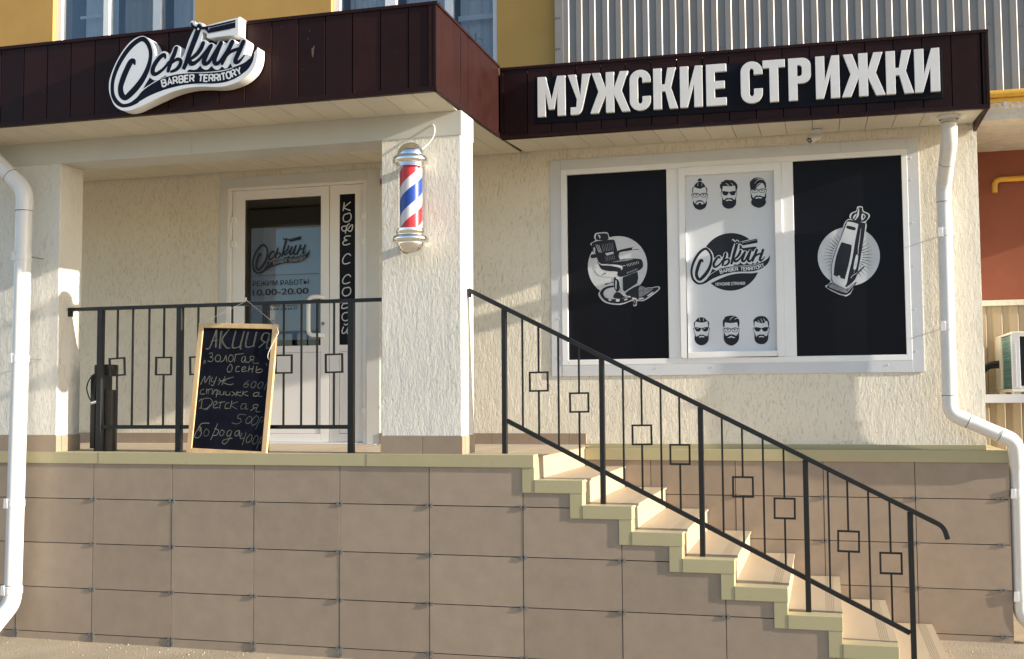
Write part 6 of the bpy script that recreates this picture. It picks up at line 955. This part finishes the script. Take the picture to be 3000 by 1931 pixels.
def collar(mb, x, y, z, r):
    mb.lathe([(r, z - .024), (r + .0035, z - .024), (r + .0035, z + .024), (r, z + .024)], x, y, 28)
    mb.hexa([(x - .050, y - r - .004, z - .03), (x - .016, y - r - .004, z - .03), (x - .016, y - r * .6, z - .03), (x - .050, y - r * .6, z - .03), (x - .046, y - r - .006, z + .035), (x - .020, y - r - .006, z + .035), (x - .020, y - r * .6, z + .035), (x - .046, y - r * .6, z + .035)])
for x, y, z, r in ((-.4855, -.14, 2.545, .0545), (-.4925, -.14, 1.85, .0565), (-.5005, -.146, .875, .0565), (-.505, -.15, .300, .0585)):
    mb = MB(); collar(mb, x, y, z, r); mb.build("clamp", M['pipe'], lp, bevel=.001)
    if z > 1.5: mb = MB(); mb.tube([(x + .035, y, z), (x + .052, y + .02, z), (x + .055, .005, z)], .0035, 8); mb.build("clamp_rod", M['steel'], lp)

rp = thing("downpipe", "white plastic downpipe bending down the shop wall to the right of the shop window", "downpipe", (5.6, 1.45, -.08), "white downpipes")
r0 = .0485
mb = MB(); mb.box(5.485, 5.715, 1.04, 1.27, 3.385, 3.389); mb.lathe([(.06, 3.384), (.075, 3.380), (.06, 3.36)], 5.60, 1.155, 28); mb.build("collar_plate", M['pipe'], rp)
mb = MB(); mb.tube([(5.60, 1.155, 3.386), (5.60, 1.155, 3.30)], r0, 24); mb.build("pipe", M['pipe'], rp)
mb = MB(); mb.tube(fillet([(5.60, 1.155, 3.345), (5.60, 1.155, 3.235), (5.592, 1.31, 3.10)], .07), .052, 24); mb.build("elbow", M['pipe'], rp)
mb = MB(); mb.tube(fillet([(5.594, 1.27, 3.135), (5.585, 1.452, 2.985), (5.585, 1.4575, 2.86)], .08), .0505, 24); mb.build("elbow", M['pipe'], rp)
mb = MB(); mb.tube([(5.585, 1.4575, 2.90), (5.582, 1.4575, 1.52)], r0, 24); mb.build("pipe", M['pipe'], rp)
mb = MB(); mb.tube(fillet([(5.582, 1.4575, 1.56), (5.582, 1.4575, 1.437), (5.70, 1.4575, 1.382)], .085), .051, 24); mb.build("elbow", M['pipe'], rp)
mb = MB(); mb.tube([(5.66, 1.4575, 1.4007), (5.915, 1.470, 1.283)], r0, 24); mb.build("pipe", M['pipe'], rp)
mb = MB(); mb.tube(fillet([(5.880, 1.468, 1.299), (5.985, 1.480, 1.250), (5.997, 1.530, 1.09)], .10), .051, 24); mb.build("elbow", M['pipe'], rp)
mb = MB(); mb.tube([(5.995, 1.525, 1.125), (6.000, 1.560, 1.03), (5.996, 1.560, .18)], r0, 24); mb.build("pipe", M['pipe'], rp)
mb = MB(); mb.tube(fillet([(5.996, 1.560, .22), (5.996, 1.560, .10), (6.13, 1.555, -.02)], .12), .0515, 24, cap=False); mb.build("elbow", M['pipe'], rp, recalc=False)
for x, y, z, r in ((5.5845, 1.4575, 2.655, r0), (5.583, 1.4575, 2.02, r0), (5.999, 1.560, .90, r0), (5.996, 1.560, .225, .0515)):
    mb = MB(); collar(mb, x, y, z, r); mb.build("clamp", M['pipe'], rp, bevel=.001)
    mb = MB(); mb.tube([(x, y + .03, z), (x - (.03 if x > 5.9 else 0), 1.62 if x > 5.9 else 1.56, z)], .004, 8); mb.build("clamp_rod", M['steel'], rp)

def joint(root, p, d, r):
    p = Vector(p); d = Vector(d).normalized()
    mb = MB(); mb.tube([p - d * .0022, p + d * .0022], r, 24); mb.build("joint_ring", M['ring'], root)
joint(lp, (-.482, -.14, 2.862), (0, 0, 1), .0580); joint(lp, (-.594, -.14, 3.1095), (-.119, 0, .11), .0580)
joint(lp, (-.505, -.15, .332), (0, 0, 1), .0590)
joint(rp, (5.60, 1.155, 3.338), (0, 0, 1), .0524); joint(rp, (5.5925, 1.300, 3.109), (-.008, .155, -.135), .0524)
joint(rp, (5.585, 1.4573, 2.866), (0, 0, 1), .0509); joint(rp, (5.582, 1.4575, 1.556), (0, 0, 1), .0514)
joint(rp, (5.694, 1.4575, 1.3848), (.118, 0, -.055), .0514); joint(rp, (5.886, 1.4685, 1.2963), (.105, .012, -.049), .0514)

# ================================================================== RAILINGS
def squared_bar(x, y, zlo, zhi, zc, tilt=0.0, half=.0635):
    b = .0055
    mb = MB()
    mb.box(x - b, x + b, y - b, y + b, zlo, zc - half); mb.box(x - b, x + b, y - b, y + b, zc + half, zhi)
    c, s = math.cos(tilt), math.sin(tilt)
    rot = lambda u, v: (x + u * c - v * s, zc + u * s + v * c)
    o = [rot(*p) for p in ((-half, -half), (half, -half), (half, half), (-half, half))]; i_ = [rot(*p) for p in ((-half + .011, -half + .011), (half - .011, -half + .011), (half - .011, half - .011), (-half + .011, half - .011))]
    mb.prism(o, y - .006, y + .006, [i_])
    return mb
def plain_bar(x, y, zlo, zhi):
    mb = MB(); b = .0055; mb.box(x - b, x + b, y - b, y + b, zlo, zhi); return mb

pr = thing("porch_railing", "straight black metal railing between the two pillars along the porch edge", "railing", (.9, .115, 1.21))
ry = .115
mb = MB(); mb.box(-.300, 2.085, ry - .02, ry + .02, 2.186, 2.2095); mb.box(-.300, -.281, ry - .018, ry + .018, 2.148, 2.186); mb.build("handrail", M['iron'], pr, bevel=.003)
mb = MB(); mb.box(-.042, 1.826, ry - .0125, ry + .0125, 1.3685, 1.394); mb.build("lower_rail", M['iron'], pr, bevel=.002)
posts = (-.042, .576, 1.217, 1.828)
for x in posts:
    mb = MB(); mb.box(x - .0195, x + .0195, ry - .0195, ry + .0195, 1.2095, 2.187); mb.build("post", M['iron'], pr, bevel=.003)
for x, sq, tl in ((.090, 1, .05), (.210, 0, 0), (.337, 0, 0), (.452, 1, -.01), (.713, 1, .02), (.844, 0, 0), (.968, 0, 0), (1.099, 1, 0), (1.347, 1, .0), (1.474, 0, 0), (1.586, 0, 0), (1.706, 1, .015)):
    mb = squared_bar(x, ry, 1.393, 2.187, 1.793, tl) if sq else plain_bar(x, ry, 1.393, 2.187)
    mb.build("baluster", M['iron'], pr, label="baluster with a square ring at mid height" if sq else None)

sr = thing("stair_railing", "sloping black metal railing running down the stairs from the pillar", "railing", (3.9, .13, 0))
ry = .13
hz = lambda x: 2.243 - .5128 * (x - 2.62)                   # axis of the handrail
mb = MB()
sweep_bar(mb, fillet([(2.622, ry, hz(2.622)), (5.398, ry, hz(5.398) + .006), (5.417, ry, .755)], .055, 6), .040, .027)
mb.box(2.615, 2.634, ry - .018, ry + .018, 2.196, 2.250)
mb.build("handrail", M['iron'], sr, bevel=.002)
lz = lambda x: 1.420 - .5095 * (x - 2.866)
mb = MB(); mb.bar((2.866, ry, lz(2.866)), (5.205, ry, lz(5.205)), .025, .027); mb.build("lower_rail", M['iron'], sr, bevel=.002)
for x, k in ((2.852, 0), (3.468, 2), (4.060, 4), (4.657, 6), (5.222, 8)):
    mb = MB(); mb.box(x - .0155, x + .0155, ry - .0155, ry + .0155, TZ(k), hz(x) - .008); mb.build("post", M['iron'], sr, bevel=.003)
bars = (2.969, 3.072, 3.197, 3.326, 3.597, 3.709, 3.824, 3.935, 4.184, 4.300, 4.418, 4.535, 4.780, 4.886, 4.999, 5.113)
for i, x in enumerate(bars):
    if i % 2: mb = squared_bar(x, ry, lz(x) + .01, hz(x) - .008, hz(x) - .352, rnd.uniform(-.02, .02), .0625)
    else: mb = plain_bar(x, ry, lz(x) + .01, hz(x) - .008)
    mb.build("baluster", M['iron'], sr, label="baluster with a square ring at mid height" if i % 2 else None)

# ================================================================== CHALKBOARD
cb = thing("chalkboard", "tall black chalkboard with pine frame and price list leaning on the porch railing", "chalkboard", (1.0, .03, 1.216))
O = Vector((.703, -.004, 1.2165)); U = Vector((.5862, 0, 0.0)); U = U.normalized()
Vv = Vector((.036, .082, .862)); BH = Vv.length; Vn = Vv.normalized()
U = (U - Vn * U.dot(Vn)).normalized(); Wn = U.cross(Vn)        # Wn points away from the viewer? -> keep front = -Wn
if Wn.y < 0: Wn = -Wn
BW = .583
def bx(mb, u0, u1, v0, v1, w0, w1):
    p = [O + U * u + Vn * v + Wn * w for (u, v, w) in ((u0, v0, w0), (u1, v0, w0), (u1, v0, w1), (u0, v0, w1), (u0, v1, w0), (u1, v1, w0), (u1, v1, w1), (u0, v1, w1))]
    mb.hexa(p)
fw = .036
for args in ((0, fw, 0, BH), (BW - fw, BW, 0, BH), (fw + .0005, BW - fw - .0005, 0, fw * .86), (fw + .0005, BW - fw - .0005, BH - fw * .9, BH)):
    mb = MB(); bx(mb, *args, 0, .022); mb.build("frame_rail", M['wood'], cb, bevel=.0025)
mb = MB(); bx(mb, fw - .004, BW - fw + .004, fw * .8, BH - fw * .8, .009, .016); mb.build("writing_panel", M['chalkboard'], cb)
px0, px1, pv0, pv1 = fw, BW - fw, fw * .86, BH - fw * .9
for w0, w1 in ((0, 14), (14, 29), (29, 36), (36, 43), (43, 47), (47, 61), (61, 74), (74, 79), (79, 87), (87, 93)):
    mb = MB()                                              # one written word
    for i in range(w0, w1):
        n0 = len(mb.f)
        pts = [(px0 + s * (px1 - px0), pv1 - t * (pv1 - pv0), .0046 * rnd.uniform(.75, 1.2)) for s, t in CHALK[i]]
        w = .0086 - .00008 * (i % 12)
        ribbon(mb, pts, 0, True, at=lambda u, v, w=w: tuple(O + U * u + Vn * v + Wn * w))
        if i < 12:                                        # the headline is drawn with doubled strokes
            ribbon(mb, [(u + .007, v + .002, .0026) for u, v, _ in pts], 0, True, at=lambda u, v, w=w: tuple(O + U * u + Vn * v + Wn * (w - .0004)))
        if w0 in (43, 74, 87) or rnd.random() < .15:
            for fi in range(n0, len(mb.f)): mb.mi[fi] = 1
    mb.build("chalk_writing", [M['chalk'], M['chalk_pale']], cb, recalc=False)
mb = MB()
pt = lambda u, v, w: tuple(O + U * u + Vn * v + Wn * w)
a_, b_, t_ = pt(.02, BH, .012), pt(BW - .02, BH, .012), (1.085, .094, 2.213)
mb.tube([a_, (t_[0] - .01, t_[1], t_[2])], .0011, 6); mb.tube([b_, (t_[0] + .01, t_[1], t_[2])], .0013, 6)
mb.tube(catmull([(1.075, .094, 2.213), (1.08, .093, 2.24), (1.084, .10, 2.216), (1.084, .13, 2.214)], False, 4), .002, 6)
mb.tube(catmull([pt(BW - .02, BH, .004), pt(BW + .012, BH - .05, -.004), pt(BW + .002, BH - .085, -.006), pt(BW - .035, BH - .16, -.004), pt(BW - .052, BH - .21, .002), pt(BW - .043, BH - .235, .004)], False, 6), .0024, 6)
mb.build("cord", M['rope'], cb)

# ================================================================== ASH BIN behind the railing
ab = thing("ash_bin", "black pillar ash bin with hooded top behind the left end of the porch railing", "ash bin", (-.1, .27, 1.21))
cx, cy = -.104, .27
mb = MB(); mb.lathe([(.0001, 1.2097), (.0775, 1.2097), (.0775, 1.637), (.070, 1.637), (.0001, 1.60)], cx, cy, 32); mb.build("body", M['plastic_black'], ab)
mb = MB(); mb.lathe([(.0001, 1.742), (.078, 1.742), (.0805, 1.748), (.0805, 1.808), (.076, 1.814), (.0001, 1.818)], cx, cy, 32); mb.build("hood", M['plastic_black'], ab)
mb = MB(); mb.box(cx - .0775, cx + .012, cy - .05, cy + .055, 1.60, 1.75); mb.build("neck", M['plastic_black'], ab, bevel=.004)
mb = MB(); mb.box(cx - .068, cx - .030, cy - .083, cy - .070, 1.23, 1.74); mb.box(cx + .018, cx + .028, cy - .084, cy - .072, 1.23, 1.6); mb.build("rib", M['plastic_black'], ab, bevel=.003)
mb = MB()
loop = [(cx - .01 + .068 * math.sin(2 * math.pi * k / 24) * (1 - .35 * max(0, -math.cos(2 * math.pi * k / 24))), .158 + .012 * math.cos(2 * math.pi * k / 24), 1.647 + .098 * math.cos(2 * math.pi * k / 24)) for k in range(25)]
mb.tube(loop, .0045, 8, cap=False); mb.build("lock_cable", M['rubber'], ab)
mb = MB(); mb.tube([(cx - .03, .150, 1.545), (cx + .02, .150, 1.556)], .012, 12); mb.build("padlock", M['chrome'], ab)

# ================================================================== SMALL FITTINGS
sc_ = thing("security_camera", "small white bullet camera hanging under the soffit above the shop window", "camera", (4.76, 1.37, 3.40))
mb = MB(); mb.lathe([(.0001, 3.386), (.036, 3.386), (.036, 3.398), (.0001, 3.399)], 4.765, 1.37, 28); mb.build("base", M['pipe'], sc_)
mb = MB(); mb.tube(fillet([(4.766, 1.37, 3.388), (4.770, 1.372, 3.366), (4.765, 1.352, 3.350)], .01, 4), .012, 12); mb.build("arm", M['pipe'], sc_)
d = Vector((-.062, -.085, -.040)).normalized(); c0 = Vector((4.775, 1.375, 3.352))
mb = MB(); mb.tube([c0, c0 + d * .105], [.019, .0225], 20); mb.build("body", M['pipe'], sc_)
mb = MB(); mb.tube([c0 + d * .106, c0 + d * .108], .0185, 20); mb.build("lens_ring", M['lens'], sc_)
mb = MB(); mb.tube([c0 + d * .1085, c0 + d * .110], .011, 16); mb.tube([c0 + d * .1105, c0 + d * .111], .006, 12); mb.build("lens", M['steel'], sc_)
mb = MB()
up = Vector((0, 0, 1)); s_ = d.cross(up).normalized(); u_ = s_.cross(d)
vs, fs = [], []
for j, t in enumerate((.02, .122)):
    for k in range(11):
        a = R(-10 + 20 * k); vs.append(c0 + d * t + (s_ * math.cos(a) + u_ * math.sin(a)) * .0262)
for k in range(10): fs.append((k, k + 1, k + 12, k + 11))
mb.mesh(vs, fs, 1, True); mb.build("sun_hood", M['pipe'], sc_, recalc=False)

al = thing("alarm_sounder", "white and red alarm box on the wall beside the door behind the pillar", "alarm", (1.49, 1.55, 3.29))
mb = MB(); mb.box(1.455, 1.545, 1.520, 1.560, 3.285, 3.355); mb.build("housing", M['pvc'], al, bevel=.004)
mb = MB(); mb.box(1.460, 1.540, 1.515, 1.560, 3.235, 3.284); mb.build("flasher", M['red'], al, bevel=.006)

for zc, r, lbl in ((3.874, .032, "thick ochre gas pipe along the wall above the whitewashed slab"), (3.827, .0165, "thin ochre gas pipe just below the thick one")):
    gp = thing("gas_pipe", lbl, "gas pipe", (7.4, 2.64, zc), "ochre gas pipes")
    mb = MB(); mb.tube([(5.80, 2.64, zc + .002), (9.2, 2.64, zc)], r, 18); mb.build("pipe", M['gas'], gp)
    for x in (6.165, 7.4):
        mb = MB(); mb.box(x - .012, x + .012, 2.62, 2.702, 3.79, 3.812) if r < .02 else mb.box(x - .010, x + .010, 2.67, 2.72, zc - .02, zc + .02); mb.build("bracket", M['acgrey'], gp)
gp = thing("gas_pipe", "short bent ochre gas pipe on the terracotta wall", "gas pipe", (6.5, 3.86, 3.43), "ochre gas pipes")
mb = MB(); mb.tube(fillet([(6.244, 3.87, 3.318), (6.246, 3.87, 3.43), (9.0, 3.87, 3.425)], .06), .024, 16); mb.build("pipe", M['gas'], gp)

cs = thing("sheet_fence", "beige profiled metal fence under the balcony behind the air conditioner", "fence", (7.0, 2.78, -.08))
mb = MB(); prof = []; x = 5.822
while x < 9.2:
    prof += [(x, 2.760), (x + .056, 2.760), (x + .066, 2.772), (x + .105, 2.772)]; x += .115
for p, q in zip(prof[:-1], prof[1:]):
    mb.mesh([(p[0], p[1], -.2), (q[0], q[1], -.2), (q[0], q[1], 2.247), (p[0], p[1], 2.247)], [(0, 1, 2, 3)])
mb.build("sheet", M['siding'], cs, recalc=False)
mb = MB(); mb.box(5.82, 9.2, 2.742, 2.80, 2.247, 2.290); mb.build("cap_rail", M['concrete'], cs, bevel=.002)

ac = thing("air_conditioner", "ivory outdoor air conditioner with teal coil on wall brackets", "air conditioner", (6.2, 2.3, 1.5))
mb = MB()
mb.box(6.052, 6.38, 1.952, 2.74, 1.985, 2.003); mb.box(6.052, 6.38, 1.952, 2.74, 1.578, 1.600)
mb.box(6.050, 6.085, 2.47, 2.74, 1.600, 1.985); mb.box(6.35, 6.38, 1.952, 2.74, 1.600, 1.985); mb.box(6.105, 6.35, 1.975, 1.990, 1.600, 1.622); mb.box(6.105, 6.35, 1.952, 1.975, 1.968, 1.985)
mb.box(6.085, 6.35, 2.70, 2.74, 1.6, 1.985)
mb.build("casing", M['ac'], ac, bevel=.004)
mb = MB(); mb.box(6.050, 6.105, 1.950, 1.985, 1.6005, 1.9845); mb.build("corner_post", M['acgrey'], ac, bevel=.004)
mb = MB()
for i in range(30): mb.box(6.064, 6.072, 1.986, 2.47, 1.602 + .0127 * i, 1.602 + .0127 * i + .010, .8 + .4 * ((i * 7) % 5) / 4)
mb.build("coil", M['fins'], ac)
mb = MB(); mb.box(6.0745, 6.08, 1.986, 2.47, 1.6, 1.985)
mb.box(6.106, 6.349, 1.982, 1.988, 1.622, 1.968); mb.build("inner_panel", M['plastic_black'], ac)
mb = MB()
for i in range(22): mb.box(6.108, 6.348, 1.972, 1.981, 1.626 + .0155 * i, 1.632 + .0155 * i)
mb.build("grille", M['plastic_black'], ac)
mb = MB(); mb.box(6.073, 6.080, 1.9455, 1.950, 1.615, 1.92); mb.build("strut", M['acgrey'], ac, bevel=.002)
mb = MB(); mb.box(5.82, 6.75, 1.93, 1.965, 1.502, 1.562); mb.box(5.82, 5.868, 1.93, 1.965, 1.562, 1.90); mb.build("bracket", M['acgrey'], ac, bevel=.002)
mb = MB(); mb.box(5.82, 6.75, 2.62, 2.655, 1.502, 1.562); mb.box(5.82, 5.868, 2.62, 2.655, 1.562, 1.90); mb.build("bracket", M['acgrey'], ac, bevel=.002)
for a, b in ((1.97, 2.05), (2.62, 2.70)):
    mb = MB(); mb.box(6.055, 6.10, a, b, 1.562, 1.578); mb.build("foot", M['ac'], ac, bevel=.002)
mb = MB()
mb.tube(catmull([(6.06, 2.56, 1.80), (5.99, 2.55, 1.79), (5.93, 2.5, 1.755), (5.885, 2.4, 1.70), (5.83, 2.35, 1.68)], False, 5), .02, 10); mb.tube(catmull([(6.06, 2.56, 1.77), (5.98, 2.54, 1.765), (5.92, 2.5, 1.72), (5.83, 2.4, 1.66)], False, 5), .013, 10)
mb.build("hose", M['rubber'], ac)
